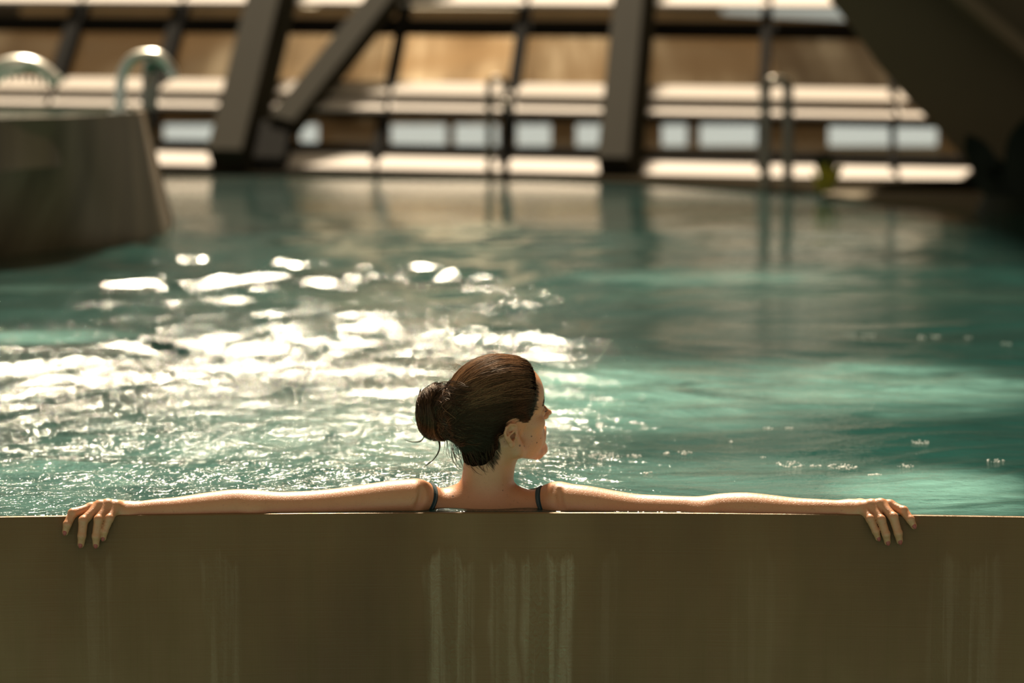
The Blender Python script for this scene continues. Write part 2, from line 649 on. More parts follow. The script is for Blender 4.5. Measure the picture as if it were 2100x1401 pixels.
nr, ncol = 950, 700
wl = np.concatenate([-np.linspace(4.0, 1.05, 30), np.linspace(-1, 1, ncol), np.linspace(1.05, 4.0, 30)])
uu = np.linspace(0, 1, nr)
Yr = 5.06 * (23.5 / 5.06) ** uu
pre = np.linspace(0, 1, 14)[:-1]
rows = []
for r in range(nr):
    Xr = wl * (0.245 * Yr[r] + 0.35)
    rows.append((Xr, np.full_like(Xr, Yr[r])))
Xg = np.array([r[0] for r in rows])
Yg = np.array([r[1] for r in rows])
X0 = Xg[0]
Xp = np.repeat(X0[None, :], len(pre), 0)
Yp = edge_y(np.clip(X0, -1.9, 1.9))[None, :] + 0.016 + pre[:, None] * (5.06 - edge_y(np.clip(X0, -1.9, 1.9)) - 0.016)[None, :]
Xg = np.vstack([Xp, Xg])
Yg = np.vstack([Yp, Yg])
Hg = waves(Xg, Yg)
dist = Yg - edge_y(np.clip(Xg, -1.9, 1.9))
Hg *= np.clip((dist - 0.004) / 0.35, 0.06, 1.0)
damp = np.clip(1.0 - (Yg - 12.0) / 4.5, 0.055, 1.0)
Hg *= damp
R_, C_ = Xg.shape
# thin lip of overflowing water
lipY = edge_y(np.clip(X0, -1.9, 1.9))[None, :] + np.array([0.0125, 0.0130, 0.0140])[:, None]
lipX = np.repeat(X0[None, :], 3, 0)
lipZ = np.repeat(np.array([-0.004, -0.0006, 0.0006])[:, None], C_, 1)
Xg = np.vstack([lipX, Xg])
Yg = np.vstack([lipY, Yg])
Hg = np.vstack([lipZ, Hg])
R_ += 3
idx = np.arange(R_ * C_).reshape(R_, C_)
q = np.stack([idx[:-1, :-1], idx[:-1, 1:], idx[1:, 1:], idx[1:, :-1]], -1).reshape(-1, 4)
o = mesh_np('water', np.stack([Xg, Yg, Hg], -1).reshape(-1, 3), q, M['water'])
o['kind'] = 'structure'
o['label'] = 'rippled turquoise pool water sparkling in the sun'

# small rafts of foam bubbles drifting near the edge
def white_foam():
    m, n, out = new_mat('white_foam')
    p = N(n, 'ShaderNodeBsdfPrincipled', Roughness=0.25)
    p.inputs['Base Color'].default_value = (0.75, 0.76, 0.70, 1)
    n.links.new(p.outputs[0], out.inputs[0])
    return m


fr_ = random.Random(9)
mb = MB()
for (px, py, wx_, n_) in ((1620, 952, 30, 60), (1727, 957, 30, 64), (1795, 976, 16, 22), (1240, 937, 36, 44), (1300, 938, 16, 20), (1405, 931, 14, 18), (1368, 931, 8, 9), (1575, 876, 10, 12), (1618, 877, 8, 9),
                         (1565, 938, 6, 8), (1672, 955, 12, 14), (1888, 907, 20, 26), (1855, 954, 18, 16), (1500, 906, 6, 6), (2040, 943, 20, 16), (1165, 935, 18, 16), (1740, 687, 14, 10), (1780, 688, 14, 12), (1890, 691, 12, 10),
                         (1920, 690, 10, 10), (1985, 692, 8, 8), (2060, 705, 12, 10), (1330, 970, 10, 8)):
    c = at_z(px, py, 0.0)
    i0 = np.argmin(np.abs(Yg[:, C_ // 2] - c[1]))
    for q_ in range(n_):
        a_ = fr_.uniform(0, 2 * math.pi)
        rr_0 = fr_.uniform(0.72, 1.0) if q_ % 3 else fr_.uniform(0, 0.7)
        x_ = c[0] + wx_ * 0.001 * c[1] / 5 * rr_0 * math.cos(a_)
        y_ = c[1] + wx_ * 0.0013 * c[1] / 5 * rr_0 * math.sin(a_)
        ri = min(R_ - 1, int(np.searchsorted(Yg[:, C_ // 2], y_)))
        ci = min(C_ - 1, int(np.searchsorted(Xg[ri], x_)))
        z_ = Hg[ri, ci]
        rb = fr_.uniform(0.0012, 0.0030)
        ring = [(x_ + rb * math.cos(k_ * 1.0472), y_ + rb * math.sin(k_ * 1.0472), z_ - 0.0005) for k_ in range(6)]
        ring2 = [(x_ + rb * 0.7 * math.cos(k_ * 1.0472), y_ + rb * 0.7 * math.sin(k_ * 1.0472), z_ + rb * 0.6) for k_ in range(6)]
        mb.add(ring + ring2 + [(x_, y_, z_ + rb * 0.9)], [(k_, (k_ + 1) % 6, (k_ + 1) % 6 + 6, k_ + 6) for k_ in range(6)] + [(6 + k_, 6 + (k_ + 1) % 6, 12) for k_ in range(6)])
o = mb.build('foam', white_foam(), smooth=True)
o['kind'] = 'stuff'
tag(o, 'small rafts of white foam bubbles drifting on the turquoise water', 'foam')

# ------------------------------------------------------------------ leaning glass front
PSI = math.radians(12)
S_AX = np.array([math.cos(PSI), -math.sin(PSI), -0.013])
S_AX /= np.linalg.norm(S_AX)
T_AX = RIGHT * 0.141 + UP * 1.114 + FWD
T_AX /= np.linalg.norm(T_AX)
N_AX = np.cross(S_AX, T_AX)
N_AX /= np.linalg.norm(N_AX)          # towards the camera side, downwards
if N_AX[1] > 0:
    N_AX = -N_AX
P0 = at_z(1050, 362, 0.0)


def st(px, py, off=0.0):
    p = at_plane(px, py, P0 + N_AX * off, N_AX)
    A = np.stack([S_AX, T_AX], 1)
    sol = np.linalg.lstsq(A, p - P0 - N_AX * off, rcond=None)[0]
    return sol


def pl(s, t, off=0.0):
    return P0 + S_AX * s + T_AX * t + N_AX * off


S = lambda px, py=335: st(px, py)[0]
T = lambda py: st(1050, py)[1]
T_TOP = 9.0
mull_px = [-190, 62, 283, 771, 1033, 1562, 1832, 2080]
mull_s = [S(x) for x in mull_px]
col_s = [S(497), S(1273)]
mull_lab = ['leftmost dark window mullion beyond the steel tub', 'dark window mullion behind the left arched spout',
            'dark window mullion behind the right gooseneck spout', 'dark slanting mullion just right of the diagonal brace',
            'dark slanting mullion behind the small handrail in the middle', 'dark mullion behind the tall ladder handrail',
            'thin dark mullion near the sloping brown concrete', 'dark mullion hidden by the brown concrete slope']
for s, lab, wd in zip(mull_s, mull_lab, (0.14, 0.15, 0.14, 0.095, 0.10, 0.09, 0.06, 0.08)):
    mb = MB()
    mb.beam(pl(s, -0.05), pl(s, T_TOP), S_AX, N_AX, wd, 0.14)
    o = mb.build('window_mullion', M['mullion'], bevel=0.008)
    tag(o, lab, 'mullion', 'slanting window mullions')
# big steel columns, standing in front of the glass
for s, wd, lab in ((S(492, 300), 0.34, 'thick grey steel column slanting beside the diagonal brace'),
                   (S(1273, 300), 0.29, 'thick grey steel column standing alone right of centre')):
    mb = MB()
    mb.beam(pl(s, -0.1, 0.22), pl(s, T_TOP, 0.22), S_AX, N_AX, wd, 0.26)
    # flange behind
    mb.beam(pl(s + wd * 0.62, -0.1, 0.10), pl(s + wd * 0.62, T_TOP, 0.10), S_AX, N_AX, 0.10, 0.05)
    o = mb.build('steel_column', M['column'], bevel=0.015)
    tag(o, lab, 'column', 'thick grey steel columns')
root = empty('diagonal_brace', pl(*st(575, 300)))
tag(root, 'grey diagonal steel brace rising to the right from the column foot', 'brace')
a = pl(*st(588, 285), 0.16)
b = pl(*st(830, -20), 0.16)
b = a + (b - a) * 1.35
dv = (b - a) / np.linalg.norm(b - a)
mb = MB()
mb.beam(a, b, np.cross(dv, N_AX), N_AX, 0.27, 0.2)
mb.build('brace_bar', M['column'], root, bevel=0.012)
mb = MB()
mb.beam(pl(*st(596, 296), 0.16), pl(*st(548, 300), 0.16), T_AX, N_AX, 0.16, 0.12)
mb.beam(pl(*st(575, 285), 0.15), pl(*st(560, 362), 0.15), S_AX, N_AX, 0.30, 0.16)
mb.build('gusset_foot', M['mullion'], root, bevel=0.01)
rebase(root)

# transoms across the whole front
sA, sB = S(-250), S(2120)
for (y0, y1, lab) in ((306, 317, 'low dark window transom just above the bottom pale band'),
                      (228, 238, 'dark window transom under the middle pale band'),
                      (46, 66, 'wide dark window transom near the top of the glass front'),
                      (-140, -125, 'dark window transom above the top pale band'),
                      (-420, -400, 'high dark window transom above the frame')):
    t0, t1 = T(y1), T(y0)
    mb = MB()
    mb.beam(pl(sA, (t0 + t1) / 2, -0.01), pl(sB, (t0 + t1) / 2, -0.01), T_AX, N_AX, abs(t1 - t0), 0.10)
    o = mb.build('window_transom', M['mullion'], bevel=0.006)
    tag(o, lab, 'transom', 'dark window transoms')

# bays of glass between mullions and columns, each a window of its own with frosted bands
edges = sorted(mull_s + col_s)
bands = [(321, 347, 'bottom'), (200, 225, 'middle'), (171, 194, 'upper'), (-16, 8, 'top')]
n_w = 0
LEDGE = math.radians(20)
for i in range(len(edges) - 1):
    s0, s1 = edges[i] + 0.02, edges[i + 1] - 0.02
    n_w += 1
    wroot = empty('window_%d' % n_w, pl((s0 + s1) / 2, 0.0, -0.04))
    wroot['kind'] = 'structure'
    mb = MB()
    mb.prism([pl(s0, 0.0, -0.045), pl(s1, 0.0, -0.045), pl(s1, T_TOP, -0.045), pl(s0, T_TOP, -0.045)], -N_AX * 0.012)
    mb.build('window_pane', M['glass'], wroot)
    for (y0, y1, nm) in bands:
        mb = MB()
        hi0, hi1 = pl(s0, T(y0), 0.0), pl(s1, T(y0), 0.0)
        h_ = (y1 - y0) / F_PX * (hi0[1] + 0.3)
        front = np.array([0, -h_ / math.tan(LEDGE), -h_])
        mb.prism([hi0 + front, hi1 + front, hi1, hi0], (0, 0.01, -0.03))
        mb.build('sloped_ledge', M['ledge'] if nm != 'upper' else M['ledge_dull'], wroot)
    rebase(wroot)

# sill / pool coping at the foot of the glass
mb = MB()
mb.prism([at_z(-500, 352, 0.02), at_z(500, 357, 0.02), at_z(1050, 366, 0.02), at_z(1300, 373, 0.02), at_z(1560, 388, 0.02), at_z(1750, 399, 0.02), at_z(2400, 410, 0.02),
          at_z(2400, 345, 0.02), at_z(-500, 320, 0.02)], (0, 0, -0.6))
o = mb.build('trim_1', M['deck'])
o['kind'] = 'structure'

# ------------------------------------------------------------------ outside: pavilion and terrace
mb = MB()
mb.box((0, 31, -2.0), (160, 14, 0.1))
o = mb.build('ground', M['ground'])
o['kind'] = 'structure'
mb = MB()
mb.box((0, 220, -2.0), (400, 363.9, 0.1))
o = mb.build('field', M['field'])
o['kind'] = 'structure'
BY = 34.0
pav = empty('garden_pavilion', (0, BY, -1.9))
tag(pav, 'tan stone pavilion with a sloping roof outside the windows', 'building')


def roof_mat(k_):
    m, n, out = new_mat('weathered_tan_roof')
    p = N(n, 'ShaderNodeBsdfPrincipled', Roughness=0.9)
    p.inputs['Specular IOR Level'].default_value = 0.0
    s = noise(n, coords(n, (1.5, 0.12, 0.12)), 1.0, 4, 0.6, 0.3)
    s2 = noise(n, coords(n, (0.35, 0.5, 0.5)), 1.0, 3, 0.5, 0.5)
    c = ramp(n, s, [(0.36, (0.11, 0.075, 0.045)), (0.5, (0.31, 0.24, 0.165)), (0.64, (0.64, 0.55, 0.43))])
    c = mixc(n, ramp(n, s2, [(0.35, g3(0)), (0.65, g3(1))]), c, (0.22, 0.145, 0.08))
    c = mixc(n, 1.0, c, (k_ * 1.05, k_, k_ * 0.93), 'MULTIPLY')  # tint differs by section; the pale middle one carries painted sunlight
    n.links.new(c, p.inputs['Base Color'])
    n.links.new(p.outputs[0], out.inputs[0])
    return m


eave = at_y(1050, 238, BY)[2]
ridge_y = BY + 3.6
mb = MB()
rz = at_y(1050, 62, ridge_y)[2]
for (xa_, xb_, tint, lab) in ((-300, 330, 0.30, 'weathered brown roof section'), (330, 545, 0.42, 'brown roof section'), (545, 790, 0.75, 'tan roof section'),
                         (790, 1062, 1.45, 'cream roof section with sunlight painted in'), (1062, 1260, 0.8, 'pale tan roof section'), (1260, 1590, 0.36, 'brown streaked roof section'), (1590, 2300, 0.16, 'dark brown roof section')):
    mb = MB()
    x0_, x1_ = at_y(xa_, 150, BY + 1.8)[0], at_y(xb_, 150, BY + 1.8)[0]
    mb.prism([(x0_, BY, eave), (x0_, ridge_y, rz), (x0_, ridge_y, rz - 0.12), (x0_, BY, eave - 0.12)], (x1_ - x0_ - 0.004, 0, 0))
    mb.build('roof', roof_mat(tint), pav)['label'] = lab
for (x0, x1) in ((455, 520), (520, 612), (652, 800), (915, 932), (1022, 1060), (1130, 1182), (1250, 1358), (1412, 1436), (1560, 1700), (1930, 2300), (-500, 330)):
    p = at_y(x0, 240, BY + 0.3)[0]
    q_ = at_y(x1, 240, BY + 0.3)[0]
    if x0 == 520:
        continue
    if x0 == 455:
        q_ = at_y(612, 240, BY + 0.3)[0]
    mb = MB()
    mb.box(((p + q_) / 2, BY + 0.45, (eave - 1.9) / 2), (q_ - p, 0.3, eave + 1.9))
    mb.build('pillar', M['stone'], pav)
mb = MB()
zt = at_y(1050, 300, BY + 0.3)[2]
mb.box((0.5, BY + 0.42, (zt - 1.9) / 2), (19, 0.18, zt + 1.9))
mb.build('low_wall', M['stone_pale'], pav)
rebase(pav)
for (xa_, xb_, Y_, zt_, nm_, lab) in ((-900, 585, 180.0, 32.0, 'added_building', 'tall dark brown building added beyond the left windows to darken reflections'),
                              (1062, 1480, 190.0, 27.0, 'added_building', 'tall dull brown building added beyond the right windows to darken reflections')):
    fb = empty(nm_, at_y((xa_ + xb_) / 2, 300, Y_))  # added blocks, put there to darken reflections in the far water
    tag(fb, lab, 'building')
    x0_, x1_ = at_y(xa_, 100, Y_)[0], at_y(xb_, 100, Y_)[0]
    mb = MB()
    mb.box(((x0_ + x1_) / 2, Y_ + 8, (zt_ - 1.9) / 2), (x1_ - x0_, 16, zt_ + 1.9))
    mb.build('wall', M['dark_facade'], fb)
    nx_ = int((x1_ - x0_) / 3.0)
    for i in range(nx_):
        for j in range(3):
            mb = MB()
            mb.box((x0_ + (i + 0.5) * (x1_ - x0_) / nx_, Y_ - 0.02, 11 + j * 7), (1.1, 0.1, 2.6))
            mb.build('window', M['far_glass'], fb)
    rebase(fb)
mb = MB()
hx0, hx1 = at_y(585, 40, 180)[0], at_y(1062, 40, 180)[0]
nx_, ny_ = 24, 24
hv, hf = [], []
for j in range(ny_ + 1):
    for i in range(nx_ + 1):
        t_ = j / ny_
        Yh = 180 + 300 * t_
        Xh = (hx0 + (hx1 - hx0) * i / nx_) * Yh / 180
        hv.append((Xh, Yh, -2.2 + 112 * t_ + 1.5 * math.sin(i * 0.9 + j * 0.5) * t_))
for j in range(ny_):
    for i in range(nx_):
        a_ = j * (nx_ + 1) + i
        hf.append((a_, a_ + 1, a_ + nx_ + 2, a_ + nx_ + 1))
base_n = len(hv)
hill = mesh_np('added_hill', hv, hf, M['reflect_hill'])  # added bright slope, mirrored as pale streaks in the far water
sm_ = hill.modifiers.new('solid', 'SOLIDIFY')
sm_.thickness = 1.5
hill['kind'] = 'structure'
hill['label'] = 'pale hillside added far outside for bright streaks in the water'
for (px_, hh, lab) in ((690, 34.0, 'dark conifer added against the pale hillside, the left one'), (800, 24.0, 'dark narrow conifer added near the middle of the pale hillside')):
    tp = at_y(px_, 60, 172)
    tr_ = empty('added_conifer', (tp[0], 172, -1.9))  # added trees, to put dark gaps into the water reflections
    tag(tr_, lab, 'tree', 'added conifers outside the windows')
    mb = MB()
    mb.tube([(tp[0], 172, -1.9), (tp[0], 172, hh * 0.8)], [0.4, 0.12], 8)
    mb.build('trunk', M['frond'], tr_, smooth=True)
    mb = MB()
    rt_ = random.Random(px_)
    for q_ in range(9):
        z0_ = -0.6 + (hh + 0.6) * q_ / 9
        rr0 = 2.1 * (1 - q_ / 10)
        ring = [(tp[0] + rr0 * rt_.uniform(0.8, 1.15) * math.cos(2 * math.pi * k_ / 14), 172 + rr0 * math.sin(2 * math.pi * k_ / 14), z0_ + rt_.uniform(-0.2, 0.1)) for k_ in range(14)]
        mb.add(ring + [(tp[0], 172, z0_ + (hh + 0.6) / 9 * 2.1)], [tuple(range(13, -1, -1))] + [(k_, (k_ + 1) % 14, 14) for k_ in range(14)])
    mb.build('foliage', M['frond'], tr_, smooth=False)
    rebase(tr_)
mb = MB()
mb.beam((-8, 40, at_y(1050, 28, 40)[2]), (2.3, 40, at_y(1050, 32, 40)[2]), (0, 1, 0), (0, 0, 1), 0.6, 0.24)
mb.beam((2.3, 40, at_y(1050, 34, 40)[2]), (6.5, 40, at_y(1050, 62, 40)[2]), (0, 1, 0), (0, 0, 1), 0.6, 0.2)
o = mb.build('roof_beam', M['stone'])
tag(o, 'brown beam running above the pavilion roof outside', 'beam')

# ------------------------------------------------------------------ brown concrete mass at the right and roof over it
mb = MB()
RY = 18.2
poly = [(1700, -900), (1700, 0), (1745, 55), (1798, 130), (1858, 200), (1925, 268), (1985, 338), (2040, 402), (2600, 402), (2600, -900)]
mb.prism([at_y(a_, b_, RY) for a_, b_ in poly], (0.6, 3.0, 0))
o = mb.build('wall_right', M['roof'])
o['kind'] = 'structure'
mb = MB()
pa, pb = at_y(1940, -30, RY - 0.25), at_y(2130, 128, RY - 0.25)
dv = (pb - pa) / np.linalg.norm(pb - pa)
pa2, pb2 = pa - dv * 2, pb + dv * 1.0
mb.beam(pa2, pb2, np.cross(dv, (0, 1, 0)), (0, 1, 0), 0.09, 0.3)
o = mb.build('trim_2', M['roof_edge'])
o['kind'] = 'structure'
# dark ledge under it, at the water
mb = MB()
mb.prism([at_z(1690, 400, 0.03), at_z(1800, 408, 0.03), at_z(2000, 425, 0.03), at_z(2500, 440, 0.03), at_z(2500, 392, 0.03), at_z(1690, 392, 0.03)], (0, 0, -0.5))
o = mb.build('trim_3', M['roof'])
o['kind'] = 'structure'
# unseen roof slab over the right side, outline cut to shade the water
mb = MB()
mb.prism([(2.6, 22, 4.6), (2.2, 14, 4.6), (3.2, 8.2, 4.6), (3.4, 2, 4.6), (14, 2, 4.6), (14, 22, 4.6)], (0, 0, 0.4))
o = mb.build('ceiling', M['roof'])
o['kind'] = 'structure'

# ------------------------------------------------------------------ raised steel tub on the left
TZ = 0.70
top_px = [(-260, 262), (0, 243), (150, 238), (287, 229)]
bot_px = [(-260, 556), (0, 534), (200, 514), (338, 487)]
topF = [at_z(a_, b_, TZ) for a_, b_ in top_px]
botF = [at_z(a_, b_, -0.02) for a_, b_ in bot_px]
topF = smooth_path(topF, 8)
botF = smooth_path(botF, 8)


def dense(pts, n_=10):
    out = []
    for i in range(len(pts) - 1):
        for k_ in range(n_):
            out.append(pts[i] + (pts[i + 1] - pts[i]) * k_ / n_)
    out.append(pts[-1])
    return out


cT = topF[-1] + np.array([0.10, 0.9, 0])
cB = botF[-1] + np.array([0.11, 0.8, 0])
far = [np.array([-0.4, 3.2, 0]), np.array([-3.2, 4.2, 0])]


def recede(p, px, dy):
    """a point dy further back than p, seen at picture column px"""
    y_ = p[1] + dy
    return np.array([(px - 1050) / F_PX * y_ * 1.006, y_, p[2]])


tE, bE = topF[-1], botF[-1]
T_ring = topF + [recede(tE, 294, 0.12), recede(tE, 303, 0.9), recede(tE, 280, 2.6), recede(tE, -180, 4.2)]
B_ring = botF + [recede(bE, 345, 0.12), recede(bE, 358, 0.8), recede(bE, 335, 2.6), recede(bE, -140, 4.2)]
nT = len(T_ring)
tub = empty('raised_steel_tub', (-3.2, 13, 0))
tag(tub, 'raised brown steel tub rising from the pool at left', 'tub')
mb = MB()
cen = sum(T_ring) / nT
inn = [p + (cen - p) / np.linalg.norm(cen - p) * 0.07 for p in T_ring]
V_ = [np.array([p[0], p[1], -1.2]) for p in B_ring] + B_ring + T_ring + inn + [p - np.array([0, 0, 0.25]) for p in inn]
F_ = []
for L_ in range(4):
    for i in range(nT):
        j = (i + 1) % nT
        F_.append((L_ * nT + i, L_ * nT + j, (L_ + 1) * nT + j, (L_ + 1) * nT + i))
mb.add(V_, F_)
mb.build('tub_wall', M['tub'], tub, smooth=True)
mb = MB()
mb.add([p - np.array([0, 0, 0.03]) for p in inn], [tuple(range(nT))])


def calm_mat():
    m, n, out = new_mat('tub_water')
    g = N(n, 'ShaderNodeBsdfPrincipled', Roughness=0.05, IOR=1.33)
    g.inputs['Base Color'].default_value = (0.02, 0.08, 0.065, 1)
    nn = noise(n, coords(n), 9, 3, 0.6)
    n.links.new(bump(n, nn, 0.3, 0.02), g.inputs['Normal'])
    n.links.new(g.outputs[0], out.inputs[0])
    return m


mb.build('tub_water', calm_mat(), tub)
mb = MB()
pa, pb = topF[-1] + np.array([0.04, 0.1, 0]), botF[-1] + np.array([0.05, 0.1, 0])
mb.tube([recede(tE, 304, 0.9), recede(bE, 359, 0.8)], 0.012, 8)
mb.build('edge_bead', M['roof_edge'], tub, smooth=True)
rebase(tub)

# gooseneck spouts on the tub


SY = 13.4
sp1 = empty('water_spout', at_y(-40, 235, SY))
tag(sp1, 'wide arched chrome spout with hanging drips at the far left', 'spout', 'chrome spouts on the steel tub')
mb = MB()
pth = smooth_path([at_y(-70, 240, SY), at_y(-48, 180, SY), at_y(-5, 138, SY), at_y(45, 127, SY), at_y(85, 138, SY), at_y(118, 166, SY)])
mb.tube(pth, 0.038, 14, flat=2.0, upv=(0, 1, 0))
mb.build('arched_pipe', M['chrome'], sp1, smooth=True)
mb = MB()
pth = smooth_path([at_y(-60, 240, SY - 0.5), at_y(-30, 190, SY - 0.5), at_y(10, 150, SY - 0.5), at_y(50, 136, SY - 0.5)])
mb.tube(pth, 0.022, 14)
mb.build('arched_pipe', M['chrome'], sp1, smooth=True)
for i in range(8):
    px = 18 + i * 14
    py = 150 + abs(i - 1.5) * 3.2
    mb = MB()
    a_ = at_y(px, py, SY)
    mb.tube([a_ + np.array([0, 0, 0.02]), a_, a_ - np.array([0, 0, 0.018]), a_ - np.array([0, 0, 0.045])], [0.006, 0.010, 0.008, 0.002], 8)
    mb.build('drip_nozzle', M['dull_steel'], sp1, smooth=True)
rebase(sp1)
sp2 = empty('water_spout', at_y(250, 232, SY))
tag(sp2, 'tall gooseneck chrome spout at the corner of the steel tub', 'spout', 'chrome spouts on the steel tub')
mb = MB()
pth = smooth_path([at_y(246, 234, SY), at_y(247, 200, SY), at_y(250, 155, SY), at_y(268, 122, SY), at_y(300, 112, SY), at_y(330, 117, SY), at_y(352, 145, SY), at_y(350, 160, SY)])
mb.tube(pth, 0.030, 14, flat=1.6, upv=(0, 1, 0))
mb.build('gooseneck_pipe', M['chrome'], sp2, smooth=True)
mb = MB()
pth = smooth_path([at_y(306, 225, SY + 0.4), at_y(308, 180, SY + 0.4), at_y(310, 140, SY + 0.4), at_y(322, 122, SY + 0.3), at_y(340, 130, SY + 0.2)])
mb.tube(pth, [0.045] * (len(pth) - 8) + [0.035] * 8, 14)
mb.build('stand_pipe', M['dull_steel'], sp2, smooth=True)
mb = MB()
mb.tube([at_y(246, 236, SY), at_y(246, 228, SY)], 0.06, 16)
mb.build('base_flange', M['chrome'], sp2, smooth=True)
rebase(sp2)

# ------------------------------------------------------------------ ladder handrails


def handrail(x0, x1, ytop, ybot, Y, r, lab, dx=18, mat='dull_steel', dY=0.45):
    c = at_y((x0 + x1) / 2, ybot, Y)
    rt = empty('pool_handrail', c)
    tag(rt, lab, 'handrail', 'arched pool handrails at the far edge')
    for k_, (ox, oy) in enumerate(((0, 0), (dx, dY))):
        mb = MB()
        xm = (x0 + x1) / 2
        hw = (x1 - x0) / 2
        top = [at_y(xm + ox + hw * math.cos(a_), ytop + hw * 0.95 - hw * 0.95 * math.sin(a_), Y + oy) for a_ in np.linspace(math.pi, 0, 13)]
        pth = [at_y(x0 + ox, ybot, Y + oy), at_y(x0 + ox, (ytop + ybot) / 2, Y + oy)] + top + [at_y(x1 + ox, (ytop + ybot) / 2, Y + oy), at_y(x1 + ox, ybot, Y + oy)]
        mb.tube(pth, r, 12)
        mb.build('rail_loop', M[mat], rt, smooth=True)
    rebase(rt)


handrail(1566, 1612, 163, 392, 18.6, 0.026, 'tall arched steel ladder handrail at the far pool edge', dx=8)
handrail(1002, 1034, 160, 362, 20.6, 0.022, 'small arched steel handrail at the middle of the far edge', dx=4)
mb = MB()
bc = at_y(1038, 215, 20.4)
bm = bmesh.new()
bmesh.ops.create_uvsphere(bm, u_segments=20, v_segments=12, radius=0.045)
me = bpy.data.meshes.new('marker_ball')
bm.to_mesh(me)
bm.free()
me.materials.append(M['dull_steel'])
o = link(bpy.data.objects.new('post_knob', me))
o.location = bc
me.polygons.foreach_set('use_smooth', [True] * len(me.polygons))
mb = MB()
mb.tube([at_y(1038, 215, 20.4), at_y(1037, 363, 20.4)], 0.03, 12)
post = mb.build('rope_post', M['mullion'], None, smooth=True)
tag(post, 'dark short post with a round knob at the far pool edge', 'post')
o.parent = post

# ------------------------------------------------------------------ plants at the right


def leaf(mb, base, tip, width, bend, n_=8, thick=0.012):
    base, tip = np.asarray(base, float), np.asarray(tip, float)
    d = tip - base
    side = np.cross(d, (0, 1, 0))
    side /= np.linalg.norm(side)
    vs_, fs_ = [], []
    for i in range(n_ + 1):
        t = i / n_
        c = base + d * t + np.asarray(bend) * math.sin(math.pi * t * 0.9)
        w_ = width * (0.35 + 0.75 * math.sin(math.pi * min(1, t * 0.8 + 0.12))) * (1 - t ** 6)
        th = thick * (1 - t * 0.7)
        vs_ += [c - side * w_, c + np.array([0, -th, 0]), c + side * w_, c + np.array([0, th, 0])]
    for i in range(n_):
        for k_ in range(4):
            a_, b_ = i * 4 + k_, i * 4 + (k_ + 1) % 4
            fs_.append((a_, b_, b_ + 4, a_ + 4))
    fs_.append((3, 2, 1, 0))
    fs_.append(tuple(n_ * 4 + k_ for k_ in range(4)))
    mb.add(vs_, fs_)


PY = 16.0
pr = empty('agave_plant', at_y(2075, 405, PY))
tag(pr, 'dark broad-leaved plant in front of the brown concrete at right', 'plant')
random.seed(4)
for (x1, y1, x0, w_) in ((1985, 280, 2062, 0.085), (2125, 235, 2090, 0.10), (2030, 330, 2072, 0.08), (2160, 300, 2095, 0.06), (2045, 345, 2070, 0.05), (1985, 372, 2045, 0.04)):
    mb = MB()
    leaf(mb, at_y(x0, 408, PY), at_y(x1, y1, PY + random.uniform(-0.2, 0.2)), w_, (-0.03, 0.05, 0.06), thick=0.02)
    mb.build('leaf', M['frond'], pr, smooth=True)
mb = MB()
mb.tube([at_y(2070, 440, PY), at_y(2070, 400, PY)], [0.24, 0.17], 16)
mb.build('root_clump', M['frond'], pr, smooth=True)
rebase(pr)
pr = empty('yellow_green_plant', at_y(1690, 395, 17.8))
tag(pr, 'small yellow-green plant by the far right pool edge', 'plant')
for i in range(16):
    mb = MB()
    ang = random.uniform(-1.0, 1.0)
    ln_ = random.uniform(0.12, 0.26)
    b0 = at_y(1690 + random.uniform(-14, 14), 394, 17.8 + random.uniform(-0.1, 0.1))
    tip = b0 + np.array([math.sin(ang) * ln_ * 0.6, random.uniform(-0.1, 0.1), ln_ * math.cos(ang) + 0.02])
    leaf(mb, b0, tip, 0.018, (0, 0, 0.02), thick=0.004)
    mb.build('leaf', M['yellow_leaf'] if i % 3 else M['frond'], pr, smooth=True)
rebase(pr)
pr = empty('dark_shrub', at_y(1690, 330, 19.6))
tag(pr, 'dark little shrub rising behind the yellow-green plant', 'plant')
for i in range(22):
    mb = MB()
    ang = random.uniform(-0.8, 0.8)
    ln_ = random.uniform(0.10, 0.36) * (1 - abs(ang) * 0.4)
    b0 = at_y(1688 + random.uniform(-10, 10), 380, 19.0 + random.uniform(-0.1, 0.1))
    tip = b0 + np.array([math.sin(ang) * ln_ * 0.5, random.uniform(-0.1, 0.1), ln_])
    leaf(mb, b0, tip, 0.018, (0, 0, 0.02), thick=0.004)
    mb.build('leaf', M['frond'], pr, smooth=True)
rebase(pr)

